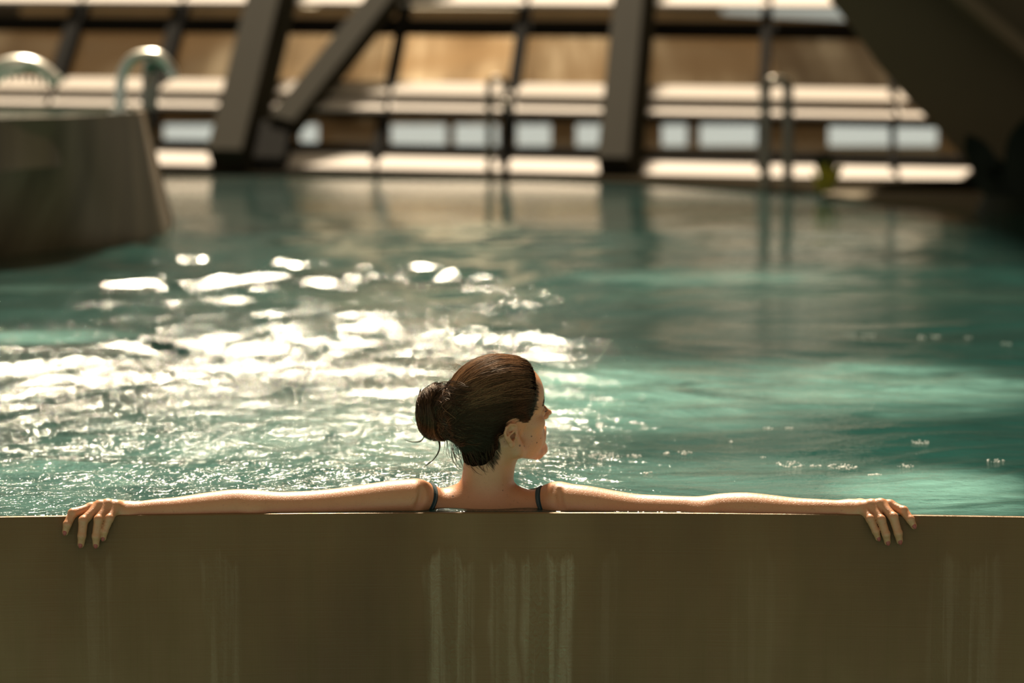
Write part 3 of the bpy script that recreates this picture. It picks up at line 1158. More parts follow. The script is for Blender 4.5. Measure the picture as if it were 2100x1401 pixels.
# ------------------------------------------------------------------ signed-distance sculpting
class SDF:
    def __init__(self):
        self.items = []      # (kind, data, k, op, center, radius)

    def cap(self, a, b, ra, rb, k=0.02, op='+'):
        a, b = np.asarray(a, float), np.asarray(b, float)
        self.items.append(('c', (a, b, ra, rb), k, op, (a + b) / 2, np.linalg.norm(a - b) / 2 + max(ra, rb)))

    def ell(self, c, r, rot=None, k=0.02, op='+'):
        rot = np.eye(3) if rot is None else rot          # columns = local axes in world
        self.items.append(('e', (np.asarray(c, float), np.asarray(r, float), rot), k, op, np.asarray(c, float), max(r)))

    def sub(self, other, k):
        """another SDF blended in as one shape"""
        cs = np.array([i[4] for i in other.items])
        c = cs.mean(0)
        R = max(np.linalg.norm(i[4] - c) + i[5] for i in other.items)
        self.items.append(('g', other, k, '+', c, R))

    def fn(self, f, c, R, k, op):
        self.items.append(('f', f, k, op, np.asarray(c, float), R))

    def ev(self, P, bc=None, br=None):
        d = np.full(len(P), 1.0)
        for kind, data, k, op, c, R in self.items:
            if bc is not None and np.linalg.norm(c - bc) - R > br + max(0.012, 1.3 * k):
                continue
            if kind == 'c':
                a, b, ra, rb = data
                ab = b - a
                L2 = max(ab @ ab, 1e-12)
                t = np.clip(((P - a) @ ab) / L2, 0, 1)
                e = P - a - t[:, None] * ab
                v = np.sqrt(np.einsum('ij,ij->i', e, e)) - (ra + (rb - ra) * t)
            elif kind == 'e':
                cc, r, rot = data
                q_ = (P - cc) @ rot
                k0 = np.sqrt((((q_ / r)) ** 2).sum(1))
                k1 = np.sqrt((((q_ / (r * r))) ** 2).sum(1)) + 1e-9
                v = k0 * (k0 - 1) / k1
            elif kind == 'g':
                v = data.ev(P, bc, br)
            else:
                v = data(P)
            if op == '+':
                h = np.clip(0.5 + 0.5 * (d - v) / k, 0, 1)
                d = d * (1 - h) + v * h - k * h * (1 - h)
            elif op == '-':
                h = np.clip(0.5 - 0.5 * (d + v) / k, 0, 1)
                d = d * (1 - h) - v * h + k * h * (1 - h)
            elif op == '|':
                d = np.minimum(d, v)
            elif op == '&':
                h = np.clip(0.5 - 0.5 * (v - d) / k, 0, 1)
                d = v * (1 - h) + d * h + k * h * (1 - h)
        return d

    def grad(self, P, e=0.0008):
        g = np.zeros_like(P)
        for i in range(3):
            dv = np.zeros(3)
            dv[i] = e
            g[:, i] = self.ev(P + dv) - self.ev(P - dv)
        return g / (np.linalg.norm(g, axis=1, keepdims=True) + 1e-12)

    def project(self, P, off=0.0, n_=6):
        P = np.array(P, float)
        for _ in range(n_):
            P = P - (self.ev(P) - off)[:, None] * self.grad(P)
        return P


def near(sdf, c, R):
    """the part of a sculpt that matters within R of c"""
    n_ = SDF()
    for it in sdf.items:
        if np.linalg.norm(it[4] - c) - it[5] < R:
            if it[0] == 'g':
                it = (it[0], near(it[1], c, R)) + it[2:]
                if not it[1].items:
                    continue
            n_.items.append(it)
    return n_


def surface(sdf, lo, hi, h, B=24, off=0.0, smooth=1):
    """surface nets over the blocks that hold the surface -> verts, quads"""
    lo, hi = np.asarray(lo, float), np.asarray(hi, float)
    nb = np.ceil((hi - lo) / (h * B)).astype(int)
    bx_, by_, bz_ = np.meshgrid(*[np.arange(n_) for n_ in nb], indexing='ij')
    blocks = np.stack([bx_, by_, bz_], -1).reshape(-1, 3)
    cen = lo + (blocks + 0.5) * h * B
    rad = h * B * 0.5 * math.sqrt(3)
    dc = sdf.ev(cen)
    blocks = blocks[np.abs(dc - off) < rad * 1.35 + 0.012]
    big = np.int64(1 << 20)
    keys_all, pos_all, quads_all = [], [], []
    ax = np.arange(-1, B + 1)
    corner = np.array([(a, b, c) for a in (0, 1) for b in (0, 1) for c in (0, 1)])
    cedges = [(i, j) for i in range(8) for j in range(i + 1, 8) if np.abs(corner[i] - corner[j]).sum() == 1]
    for b in blocks:
        base = b * B
        gi = base[:, None] + ax[None, :]
        X, Y, Z = np.meshgrid(lo[0] + gi[0] * h, lo[1] + gi[1] * h, lo[2] + gi[2] * h, indexing='ij')
        P = np.stack([X, Y, Z], -1).reshape(-1, 3)
        bc = lo + (base + B / 2) * h
        D = (sdf.ev(P, bc, rad + 2 * h) - off).reshape(X.shape)
        if D.min() > 0 or D.max() < 0:
            continue
        n_ = D.shape[0]
        sg = D < 0
        cnt = sum(sg[c[0]:n_ - 1 + c[0], c[1]:n_ - 1 + c[1], c[2]:n_ - 1 + c[2]].astype(np.int8) for c in corner)
        act = np.argwhere((cnt > 0) & (cnt < 8))
        if len(act) == 0:
            continue
        vals = np.stack([D[act[:, 0] + c[0], act[:, 1] + c[1], act[:, 2] + c[2]] for c in corner], 1)
        acc = np.zeros((len(act), 3))
        num = np.zeros(len(act))
        for i, j in cedges:
            a_, b_ = vals[:, i], vals[:, j]
            m = (a_ < 0) != (b_ < 0)
            t = np.where(m, a_ / np.where(m, a_ - b_, 1), 0)
            acc += np.where(m[:, None], corner[i] + (corner[j] - corner[i]) * t[:, None], 0)
            num += m
        p = acc / num[:, None]
        g = act + base - 1
        keys_all.append(((g[:, 0] + 8) * big + (g[:, 1] + 8)) * big + (g[:, 2] + 8))
        pos_all.append(lo + (g + p) * h)
        # quads for the edges whose start sample lies in this block
        for axis in range(3):
            u, v = (axis + 1) % 3, (axis + 2) % 3
            sl0 = [slice(1, B + 1)] * 3
            sl1 = [slice(1, B + 1)] * 3
            sl1[axis] = slice(2, B + 2)
            s0 = sg[tuple(sl0)]
            s1_full = np.zeros_like(s0)
            tmp = sg[tuple(sl1)]
            if tmp.shape != s0.shape:
                # last layer is owned by the next block
                sh = [slice(0, d_) for d_ in tmp.shape]
                s1_full = s0.copy()
                s1_full[tuple(sh)] = tmp
                tmp = s1_full
            e = np.argwhere(s0 != tmp)
            if len(e) == 0:
                continue
            inside = s0[e[:, 0], e[:, 1], e[:, 2]]
            gs = e + base
            du = np.zeros(3, int)
            dv = np.zeros(3, int)
            du[u] = 1
            dv[v] = 1
            cells = [gs - du - dv, gs - dv, gs, gs - du]
            kk = np.stack([((c[:, 0] + 8).astype(np.int64) * big + (c[:, 1] + 8)) * big + (c[:, 2] + 8) for c in cells], 1)
            kk[~inside] = kk[~inside][:, ::-1]
            quads_all.append(kk)
    keys = np.concatenate(keys_all)
    pos = np.concatenate(pos_all)
    quads = np.concatenate(quads_all)
    uk, first = np.unique(keys, return_index=True)
    V = pos[first]
    Q = np.searchsorted(uk, quads)
    ok = (Q < len(uk)).all(1)
    Q = Q[ok]
    ok = (uk[Q] == quads[ok]).all(1)
    Q = Q[ok]
    for _ in range(smooth):
        s_ = np.zeros_like(V)
        n2 = np.zeros(len(V))
        for i in range(4):
            a_, b_ = Q[:, i], Q[:, (i + 1) % 4]
            for ax_ in range(3):
                s_[:, ax_] += np.bincount(a_, V[b_, ax_], len(V)) + np.bincount(b_, V[a_, ax_], len(V))
            n2 += np.bincount(a_, minlength=len(V)) + np.bincount(b_, minlength=len(V))
        V = V * 0.5 + 0.5 * s_ / np.maximum(n2, 1)[:, None]
    return V, Q


# ------------------------------------------------------------------ the woman
def rotz(a):
    c, s = math.cos(a), math.sin(a)
    return np.array([[c, -s, 0], [s, c, 0], [0, 0, 1.0]])


def roty(a):
    c, s = math.cos(a), math.sin(a)
    return np.array([[c, 0, s], [0, 1, 0], [-s, 0, c]])


def rotx(a):
    c, s = math.cos(a), math.sin(a)
    return np.array([[1.0, 0, 0], [0, c, -s], [0, s, c]])


# head frame: X forward (face), Y her left, Z up; turned to the right of the picture and a little away
HEAD_YAW, HEAD_PITCH, HEAD_ROLL = math.radians(26), math.radians(13), math.radians(9)
HR = rotz(HEAD_YAW) @ roty(-HEAD_PITCH) @ rotx(HEAD_ROLL)
HO = at_y(1027, 868, 5.05)
HS = 1.06


def hp(x, y, z):
    return HO + HR @ (np.array([x, y, z], float) * 0.001 * HS)


def head_local(P):
    return ((P - HO) @ HR) / (0.001 * HS)


mm = 0.001
body = SDF()


def he(c, r, k, op='+', rot=None):
    R = HR if rot is None else HR @ rot
    body.ell(hp(*c), np.array(r) * mm * HS, R, k * mm, op)


def hc(a, b, ra, rb, k, op='+'):
    body.cap(hp(*a), hp(*b), ra * mm * HS, rb * mm * HS, k * mm, op)


he((-8, 0, 52), (92, 71, 80), 10)
he((50, 0, 52), (46, 57, 56), 20)
he((40, 0, -12), (44, 50, 60), 20)
for s in (-1, 1):
    he((56, 40 * s, -6), (20, 18, 17), 16)
    hc((-2, 54 * s, -12), (4, 49 * s, -44), 12, 13, 16)
    hc((4, 49 * s, -44), (62, 17 * s, -80), 14, 13, 18)
    he((42, 36 * s, -42), (28, 17, 26), 16)
he((79, 0, -80), (14, 17, 14), 14)
he((70, 0, -48), (22, 27, 26), 14)
for s in (-1, 1):
    hc((84, 9 * s, 27), (66, 47 * s, 27), 7.5, 7, 12)
    he((93, 31 * s, 13), (13, 15, 9), 9, '-')
    he((74, 31 * s, 12), (11.5, 13, 11.5), 2)
    hc((84, 18 * s, 14.5), (76, 44 * s, 14), 2.2, 2.0, 2)      # upper lid
hc((86, 0, 20), (105, 0, -8), 6.5, 5.5, 9)
he((107, 0, -10), (7.5, 7, 5.5), 5)
for s in (-1, 1):
    he((95, 9 * s, -12), (8, 5.5, 6), 6)
    he((99, 6 * s, -19.5), (3, 2.2, 3.0), 2, '-')
# lips
for s in (-1, 1):
    hc((93, 2 * s, -38), (82, 23 * s, -45), 4.3, 2.0, 3)
    hc((91, 0, -49), (82, 21 * s, -46), 5.2, 2.0, 3)
    hc((97, 0, -43.5), (84, 25 * s, -45.5), 1.0, 0.8, 1.5, '-')
he((90, 0, -60), (7, 12, 4.5), 6, '-')
# ears
for s in (-1, 1):
    ea = rotz(s * math.radians(6)) @ roty(math.radians(10))
    base = np.array([-9.0, s * 69.0, 0.0])
    EK = 0.80

    def ep(x, y, z):
        return base + ea @ np.array([x * EK * 1.25, y * s * 1.3, z * EK], float)
    body.ell(hp(*ep(-4, 2, 2)), np.array((13.5, 4.5, 20)) * mm * HS, HR @ ea, 5 * mm)
    ring = [(6, 1, 18), (2, 4, 27), (-8, 5, 29), (-17, 6, 22), (-20, 6, 8), (-17, 6, -6), (-11, 5, -16)]
    for i in range(len(ring) - 1):
        hc(ep(*ring[i]), ep(*ring[i + 1]), 2.8, 2.8, 2)
    body.ell(hp(*ep(-4, 4, -24)), np.array((7, 4, 8)) * mm * HS, HR @ ea, 4 * mm)
    body.ell(hp(*ep(-3, 4.5, -3)), np.array((8.0, 9, 9.5)) * mm * HS, HR @ ea, 1.5 * mm, '-')
    body.ell(hp(*ep(-9, 6.5, 14)), np.array((7.0, 6, 7)) * mm * HS, HR @ ea, 1.5 * mm, '-')
    hc(ep(-2, 5.5, 9), ep(-13, 6, -2), 2.0, 2.2, 2.5)
    hc(ep(-13, 6, -2), ep(-6, 6, -14), 2.2, 2.2, 2.5)
    he(ep(5, 4, -6), (3.5, 3, 5), 3)

# neck and torso (world)
NB = at_y(993, 1030, 5.055)            # base of the neck
body.cap(NB + np.array([0, 0, -0.03]), hp(-24, 0, -8), 0.055, 0.050, 0.022)
body.cap(hp(-8, -6, -50), NB + np.array([0.004, 0.02, 0.0]), 0.032, 0.038, 0.020)
# sterno-mastoid towards the viewer's side
body.cap(hp(-18, -48, -26), NB + np.array([0.022, 0.052, -0.02]), 0.011, 0.011, 0.016)
SHL = at_y(858, 1016, 5.03)          # her left shoulder (left in the picture)
SHR = at_y(1140, 1020, 5.03)
for sh, sg_ in ((SHL, -1), (SHR, 1)):
    body.cap(NB + np.array([sg_ * 0.026, 0.0, 0.000]), sh + np.array([-sg_ * 0.045, 0.0, -0.020]), 0.034, 0.024, 0.028)   # trapezius
    body.cap(NB + np.array([sg_ * 0.02, 0.03, -0.03]), sh + np.array([-sg_ * 0.02, 0.02, -0.02]), 0.036, 0.032, 0.030)
    body.ell(sh + np.array([sg_ * 0.002, 0.0, -0.010]), (0.046, 0.044, 0.042), None, 0.020)                                # deltoid
body.cap(NB + np.array([0, 0.02, -0.09]), NB + np.array([0, 0.035, -0.28]), 0.105, 0.095, 0.06)
body.ell(NB + np.array([0, 0.02, -0.16]), (0.155, 0.092, 0.17), None, 0.05)
body.ell(NB + np.array([0, 0.05, -0.36]), (0.125, 0.085, 0.15), None, 0.06)
body.ell(NB + np.array([0, 0.06, -0.52]), (0.165, 0.105, 0.14), None, 0.06)
for s in (-1, 1):
    body.ell(NB + np.array([s * 0.075, 0.10, -0.20]), (0.055, 0.045, 0.055), None, 0.03)
    hip = NB + np.array([s * 0.085, 0.08, -0.58])
    knee = NB + np.array([s * 0.10, 0.34, -0.86])
    ank = NB + np.array([s * 0.09, 0.30, -1.22])
    body.cap(hip, knee, 0.082, 0.052, 0.05)
    body.cap(knee, ank, 0.054, 0.034, 0.02)
    body.ell(knee + (ank - knee) * 0.3 + np.array([0, -0.012, 0]), (0.048, 0.05, 0.10), None, 0.03)
    body.cap(ank + np.array([0, -0.02, -0.02]), ank + np.array([s * 0.02, 0.15, -0.05]), 0.028, 0.024, 0.03)


def top_pt(px, py_top, r, Y):
    """centre of a limb of radius r whose upper outline shows at this pixel"""
    p = at_y(px, py_top, Y)
    return p - UP * r


# arms: (px, py of the upper outline, radius, Y)
# (px, py of the upper outline, radius); they lie against the water side of the steel edge
armL = [(848, 982, 0.042), (800, 986, 0.041), (740, 995, 0.0385), (680, 1003, 0.036), (620, 1008, 0.0345), (565, 1009, 0.034),
        (520, 1004, 0.037), (480, 1003.5, 0.038), (440, 1008, 0.036), (400, 1014, 0.032), (360, 1020, 0.028), (320, 1024, 0.0245), (290, 1028, 0.0225), (268, 1031, 0.0225)]
armR = [(1150, 991, 0.042), (1200, 996, 0.041), (1250, 1005, 0.0385), (1300, 1013, 0.036), (1350, 1016, 0.0345), (1400, 1018, 0.034),
        (1440, 1018, 0.035), (1480, 1012, 0.038), (1530, 1010, 0.0385), (1580, 1015, 0.035), (1630, 1021, 0.030), (1680, 1024, 0.025), (1715, 1026, 0.0225), (1738, 1027, 0.0225)]


def arm_y(px, r):
    x = at_y(px, 1040, 5.0)[0]
    return edge_y(x) + 0.012 + r + 0.018 * np.clip(1 - (abs(x + 0.05) - 0.15) / 0.5, 0, 1)


for arm in (armL, armR):
    sm = SDF()
    pts = [top_pt(a_, b_, r_, arm_y(a_, r_)) for a_, b_, r_ in arm]
    P_ = smooth_path(pts, 5)
    tq = np.linspace(0, len(pts) - 1, len(P_))
    R__ = np.interp(tq, np.arange(len(pts)), [a_[2] for a_ in arm])
    for _ in range(4):
        R__[1:-1] = 0.25 * R__[:-2] + 0.5 * R__[1:-1] + 0.25 * R__[2:]
    for i in range(len(P_) - 1):
        sm.cap(P_[i], P_[i + 1], R__[i], R__[i + 1], 0.0004)
    c_ = sum(P_) / len(P_)
    sm.center = c_
    body.items.append(('g', sm, 0.016, '+', c_, max(np.linalg.norm(p - c_) for p in P_) + 0.05))
    # olecranon of the elbow towards the viewer
    e = pts[6]
    body.ell(e + np.array([0, -0.010, -0.004]), (0.03, 0.026, 0.024), None, 0.02)

# creases where the shoulder blade meets the raised arms
for (xa, ya, xb, yb) in ((866, 1004, 858, 1040), (1146, 1004, 1150, 1040)):
    for (a_, b_) in ((np.array([xa, ya]), np.array([xb, yb])),):
        q0, q1 = None, None
        for yy in np.linspace(4.9, 5.1, 300):
            if q0 is None and body.ev(at_y(a_[0], a_[1], yy)[None])[0] < 0:
                q0 = at_y(a_[0], a_[1], yy)
            if q1 is None and body.ev(at_y(b_[0], b_[1], yy)[None])[0] < 0:
                q1 = at_y(b_[0], b_[1], yy)
        if q0 is not None and q1 is not None:
            body.cap(q0 + np.array([0, -0.0015, 0]), q1 + np.array([0, -0.002, 0]), 0.0035, 0.006, 0.012, '-')

# hands: palm plus five fingers, hanging over the steel edge
ZR = -0.0055


def hand(wr_px, spec, palm, thumb):
    """spec: list of fingers, each [(px,py,dy from the edge, radius) ...] knuckle to tip"""
    wr = top_pt(*wr_px)
    H_ = SDF()
    H_.cap(wr, wr + (palm[0] - wr) * 0.5, 0.0215, 0.020, 0.012)
    mc = []
    for f in spec:
        px, py, dy, r = f[0]
        x = at_y(px, py, EDGE0)[0]
        mc.append(at_y(px, py, edge_y(x) + dy))
    for p in mc:
        H_.cap(wr + (p - wr) * 0.15 + np.array([0, 0, -0.002]), p + np.array([0, 0.002, -0.004]), 0.0165, 0.0118, 0.012)
    for i in range(len(mc) - 1):
        H_.cap(mc[i] + np.array([0, 0.01, -0.008]), mc[i + 1] + np.array([0, 0.01, -0.008]), 0.0115, 0.0115, 0.012)
    F_ = SDF()
    tips = []
    for f, p0 in zip(spec, mc):
        G_ = SDF()
        pts = [p0]
        rr = [f[0][3]]
        for px, py, dy, r in f[1:]:
            x = at_y(px, py, EDGE0)[0]
            pts.append(at_y(px, py, edge_y(x) + dy))
            rr.append(r)
        for i in range(len(pts) - 1):
            G_.cap(pts[i], pts[i + 1], rr[i], rr[i + 1] , 0.003)
            # knuckles are a little wider than the shafts between them
            mid = (pts[i] + pts[i + 1]) / 2
        for i in range(0, len(pts) - 1):
            G_.ell(pts[i] + np.array([0, -0.0012, 0.0012]), (rr[i] * 1.0,) * 3, None, 0.002)
        F_.items.append(('g', G_, 0.001, '|', sum(pts) / len(pts), max(np.linalg.norm(q_ - sum(pts) / len(pts)) for q_ in pts) + 0.012))
        tips.append((pts[-2], pts[-1], rr[-1]))
    # thumb, leaving the side of the palm and gripping the water side of the edge
    G_ = SDF()
    for i in range(len(thumb) - 1):
        G_.cap(thumb[i][0], thumb[i + 1][0], thumb[i][1], thumb[i + 1][1], 0.004)
    c_ = sum(t[0] for t in thumb) / len(thumb)
    F_.items.append(('g', G_, 0.001, '|', c_, 0.06))
    H_.sub(F_, 0.009)
    body.sub(H_, 0.012)
    return tips


def thumb_path(wr, side):
    return [(wr + np.array([side * 0.010, 0.010, -0.008]), 0.0145), (wr + np.array([side * 0.045, 0.030, -0.014]), 0.0125),
            (wr + np.array([side * 0.076, 0.034, -0.026]), 0.0105), (wr + np.array([side * 0.098, 0.026, -0.040]), 0.0088)]


# dy < 0 is on the viewer's side of the steel edge
specL = [  # index, middle, ring, little finger: knuckle, middle joint, last joint, tip
    [(186, 1042, 0.020, 0.0098), (149, 1053, 0.000, 0.0096), (138, 1076, -0.013, 0.0084), (134, 1092, -0.011, 0.0066)],
    [(205, 1037, 0.014, 0.0100), (171, 1068, -0.013, 0.0098), (168, 1099, -0.016, 0.0086), (166, 1117, -0.011, 0.0070)],
    [(221, 1035, 0.014, 0.0098), (202, 1066, -0.014, 0.0094), (197, 1100, -0.016, 0.0084), (197, 1118, -0.011, 0.0068)],
    [(238, 1038, 0.014, 0.0092), (224, 1064, -0.012, 0.0090), (214, 1090, -0.012, 0.0076), (212, 1104, -0.009, 0.0062)],
]
wL = top_pt(268, 1031, 0.0225, arm_y(268, 0.0225))
tipsL = hand((268, 1031, 0.0225, arm_y(268, 0.0225)), specL, [at_y(222, 1036, 4.96)], thumb_path(wL, -1))
specR = [
    [(1825, 1036, 0.020, 0.0098), (1853, 1048, 0.002, 0.0096), (1867, 1066, -0.012, 0.0084), (1874, 1079, -0.011, 0.0066)],
    [(1806, 1034, 0.014, 0.0100), (1832, 1061, -0.012, 0.0098), (1842, 1094, -0.016, 0.0086), (1845, 1110, -0.011, 0.0070)],
    [(1787, 1036, 0.014, 0.0098), (1807, 1066, -0.013, 0.0095), (1817, 1096, -0.016, 0.0084), (1820, 1112, -0.011, 0.0068)],
    [(1770, 1041, 0.014, 0.0092), (1785, 1065, -0.011, 0.0090), (1796, 1090, -0.013, 0.0076), (1801, 1104, -0.009, 0.0062)],
]
wR = top_pt(1738, 1027, 0.0225, arm_y(1738, 0.0225))
tipsR = hand((1738, 1027, 0.0225, arm_y(1738, 0.0225)), specR, [at_y(1790, 1034, 4.96)], thumb_path(wR, 1))

# moles on cheek, neck and back as in the photograph
moles = []


def first_hit(px, py, y0=4.95, y1=5.3, n_=700):
    ys = np.linspace(y0, y1, n_)
    P_ = np.array([at_y(px, py, y_) for y_ in ys])
    d_ = body.ev(P_)
    i = np.argmax(d_ < 0)
    return P_[i] if d_[i] < 0 else None


for (px, py, r) in ((1090, 895, 1.7), (1101, 908, 1.6), (1109, 899, 1.2), (1066, 914, 2.1), (1075, 915, 1.6), (1119, 884, 1.2), (929, 1018, 2.2), (1031, 1006, 1.2), (1034, 906, 1.0)):
    q_ = first_hit(px, py)
    if q_ is not None:
        moles.append((q_, r * mm))

VOX = 0.0018
V, Q = surface(body, (-1.0, 4.82, -1.32), (0.92, 5.52, 0.40), VOX, 28)
person = empty('person', (float(NB[0]), float(NB[1]), -1.25))
tag(person, 'woman in the pool seen from behind, arms stretched along the steel edge, face turned aside', 'person')
person_body = mesh_np('body', V, Q, skin_mat(moles), person)

# finger nails
for tips in (tipsL, tipsR):
    for a_, b_, r_ in tips:
        d_ = (b_ - a_) / np.linalg.norm(b_ - a_)
        out_ = np.array([0, -1.0, 0.15])
        out_ = out_ - d_ * (out_ @ d_)
        out_ /= np.linalg.norm(out_)
        sd = np.cross(d_, out_)
        c_ = b_ - d_ * r_ * 0.15 + out_ * (r_ * 0.72)
        bm = bmesh.new()
        bmesh.ops.create_uvsphere(bm, u_segments=16, v_segments=10, radius=1.0)
        me = bpy.data.meshes.new('fingernail')
        for v_ in bm.verts:
            q_ = np.array(v_.co)
            p = c_ + sd * q_[0] * r_ * 0.66 + d_ * q_[1] * r_ * 1.05 + out_ * (q_[2] * r_ * 0.42 - 0.0 * q_[0] ** 2)
            v_.co = tuple(p)
        bm.to_mesh(me)
        bm.free()
        me.materials.append(M['nail'])
        me.polygons.foreach_set('use_smooth', [True] * len(me.polygons))
        no = link(bpy.data.objects.new('fingernail', me), person)
        no['label'] = 'pinkish red fingernail'

# ---- hair: a fitted cap under thousands of strands drawn back into a messy bun
HAIR_POLY = np.array([(112, 118), (83, 98), (68, 76), (56, 40), (47, 8), (40, -12), (33, -14), (28, 8), (10, 30), (-8, 36), (-26, 30), (-34, 4), (-36, -24), (-44, -44), (-58, -58), (-80, -64), (-140, -70), (-160, 160), (112, 160)], float)


def poly_sd(x, z):
    p = np.stack([x, z], 1)
    n_ = len(HAIR_POLY)
    d2 = np.full(len(p), 1e9)
    ins = np.zeros(len(p), bool)
    for i in range(n_):
        a_, b_ = HAIR_POLY[i], HAIR_POLY[(i + 1) % n_]
        ab = b_ - a_
        t = np.clip(((p - a_) @ ab) / (ab @ ab), 0, 1)
        e = p - a_ - t[:, None] * ab
        d2 = np.minimum(d2, (e ** 2).sum(1))
        c = ((a_[1] <= p[:, 1]) & (p[:, 1] < b_[1])) | ((b_[1] <= p[:, 1]) & (p[:, 1] < a_[1]))
        xi = a_[0] + (p[:, 1] - a_[1]) * (b_[0] - a_[0]) / (b_[1] - a_[1] + 1e-12)
        ins ^= c & (p[:, 0] < xi)
    return np.where(ins, -1, 1) * np.sqrt(d2)


skull = SDF()
skull.ell(hp(-8, 0, 52), np.array((92, 71, 80)) * mm * HS, HR, 10 * mm)
skull.ell(hp(50, 0, 52), np.array((45, 57, 56)) * mm * HS, HR, 20 * mm)
skull.ell(hp(-42, 0, 8), np.array((50, 52, 62)) * mm * HS, HR, 20 * mm)
skull.cap(NB + np.array([0, 0, -0.03]), hp(-24, 0, -8), 0.055, 0.050, 0.022)

cap_ = SDF()


FUR = [1.0]


def cap_fn(P):
    L_ = head_local(P)
    lift = 0.006 + 0.005 * np.clip((L_[:, 2] - 40) / 80, 0, 1)
    lift = lift * np.clip(-poly_sd(L_[:, 0], L_[:, 2]) / 16 + 0.15, 0.1, 1)
    # shallow combed furrows running back towards the bun
    ang = np.arctan2(L_[:, 1], L_[:, 2] - 40)
    lift += FUR[0] * (0.0007 * np.sin(ang * 37 + L_[:, 0] * 0.05) + 0.0004 * np.sin(ang * 83 + L_[:, 0] * 0.09))
    return skull.ev(P) - lift


cap_.fn(cap_fn, HO, 0.25, 0.002, '+')
cap_.fn(lambda P: poly_sd(*(lambda L_: (L_[:, 0], L_[:, 2]))(head_local(P))) * mm * HS, HO, 0.3, 0.006, '&')
BUN = at_y(888, 846, 5.06)
BL = head_local(BUN[None])[0]
bun = SDF()
rr_ = np.random.default_rng(3)
bun.ell(BUN, (0.028, 0.034, 0.046), None, 0.01)
bun.cap(BUN + np.array([0.012, 0, 0.015]), hp(-90, 0, 62), 0.024, 0.030, 0.03)
bun.cap(BUN + np.array([0.012, 0, -0.024]), hp(-86, -2, 16), 0.020, 0.030, 0.03)
bun.ell(at_y(912, 802, 5.05), (0.016, 0.020, 0.016), None, 0.02)
hair_sdf = SDF()
hair_sdf.fn(lambda P: cap_.ev(P), HO, 0.25, 0.01, '+')
hair_sdf.items.append(('g', bun, 0.012, '+', BUN, 0.14))
lo_ = np.minimum(HO - 0.20, BUN - 0.09)
hi_ = HO + 0.20
V2, Q2 = surface(hair_sdf, lo_, hi_, 0.0022, 24, off=-0.0020)
FUR[0] = 0.0
M['hair_under'] = simple('hair_roots', (0.010, 0.005, 0.003), 0.95, 0, 0.2, 90, spec=0.0)
hair_o = mesh_np('hair', V2, Q2, M['hair_under'], person)
at_ = hair_o.data.attributes.new('tone', 'FLOAT', 'POINT')
at_.data.foreach_set('value', np.full(len(hair_o.data.vertices), 0.12, dtype=np.float32))


def strands(paths, radii, tones, name, parent, seg=3):
    """paths (n, m, 3) -> one mesh of fine tapered tubes"""
    paths = np.asarray(paths, float)
    n_, m_, _ = paths.shape
    tan = np.gradient(paths, axis=1)
    tan /= np.linalg.norm(tan, axis=2, keepdims=True) + 1e-12
    ref = np.tile(np.array([0.13, 0.31, 0.94]), (n_, m_, 1))
    u = np.cross(tan, ref)
    u /= np.linalg.norm(u, axis=2, keepdims=True) + 1e-9
    v = np.cross(tan, u)
    radii = np.asarray(radii, float)
    rings = []
    for k_ in range(seg):
        a_ = 2 * math.pi * k_ / seg
        rings.append(paths + (u * math.cos(a_) + v * math.sin(a_)) * radii[:, :, None])
    VV = np.stack(rings, 2).reshape(-1, 3)
    i0 = (np.arange(n_)[:, None, None] * m_ + np.arange(m_ - 1)[None, :, None]) * seg
    k_ = np.arange(seg)[None, None, :]
    k2 = (k_ + 1) % seg
    QQ = np.stack([i0 + k_, i0 + k2, i0 + seg + k2, i0 + seg + k_], -1).reshape(-1, 4)
    o_ = mesh_np(name, VV, QQ, M['hair'], parent)
    at2 = o_.data.attributes.new('tone', 'FLOAT', 'POINT')
    at2.data.foreach_set('value', np.repeat(np.asarray(tones, np.float32), m_ * seg))
    return o_


# strands over the head
hr = np.random.default_rng(11)
NS, NP = 9500, 20
sph_c = np.array([-10.0, 0.0, 44.0])
tgt = np.array([-118.0, 0.0, 60.0])
paths, radii, tones = [], [], []
front = [(82, 97), (69, 76), (58, 44), (49, 20), (44, -2), (37, -8), (27, 12), (8, 33), (-8, 38), (-26, 30), (-35, 2), (-35, -30), (-41, -56), (-56, -74), (-78, -82)]
seglen = np.array([math.hypot(front[i + 1][0] - front[i][0], front[i + 1][1] - front[i][1]) for i in range(len(front) - 1)])
seglen[0] *= 3.2
cum = np.concatenate([[0], np.cumsum(seglen)]) / seglen.sum()
st_ = []
for i in range(NS):
    u_ = hr.uniform()
    j = min(np.searchsorted(cum, u_, 'right') - 1, len(front) - 2)
    t = (u_ - cum[j]) / (cum[j + 1] - cum[j])
    x = front[j][0] + (front[j + 1][0] - front[j][0]) * t
    z = front[j][1] + (front[j + 1][1] - front[j][1]) * t
    side = -1 if hr.uniform() < 0.62 else 1
    if u_ < 0.24 or hr.uniform() < 0.22:      # along the top hairline, right across
        x, z = hr.uniform(66, 82), hr.uniform(97, 110)
        y = hr.uniform(-58, 58)
        x -= 0.006 * y * y
    else:
        y = side * hr.uniform(60, 74)
    st_.append((x + hr.normal(0, 2.0), y, z + hr.normal(0, 2.0)))
# wet strands cling together in clumps
gid = hr.integers(0, 520, NS)
st_a = np.array(st_)
st_a = st_a[gid] + hr.normal(0, 1.3, (NS, 3))
st_ = list(st_a)
for i in range(900):      # nape
    st_[NS - 1 - i] = (hr.uniform(-88, -46), hr.uniform(-50, 46), hr.uniform(-82, -66))
    gid[NS - 1 - i] = 521 + i
for i in range(1000):     # temples
    t = hr.uniform()
    st_[NS - 901 - i] = (59 + 20 * t, (-1 if i % 3 else 1) * (65 - 22 * t), 40 + 52 * t)
    gid[NS - 901 - i] = 1500 + i
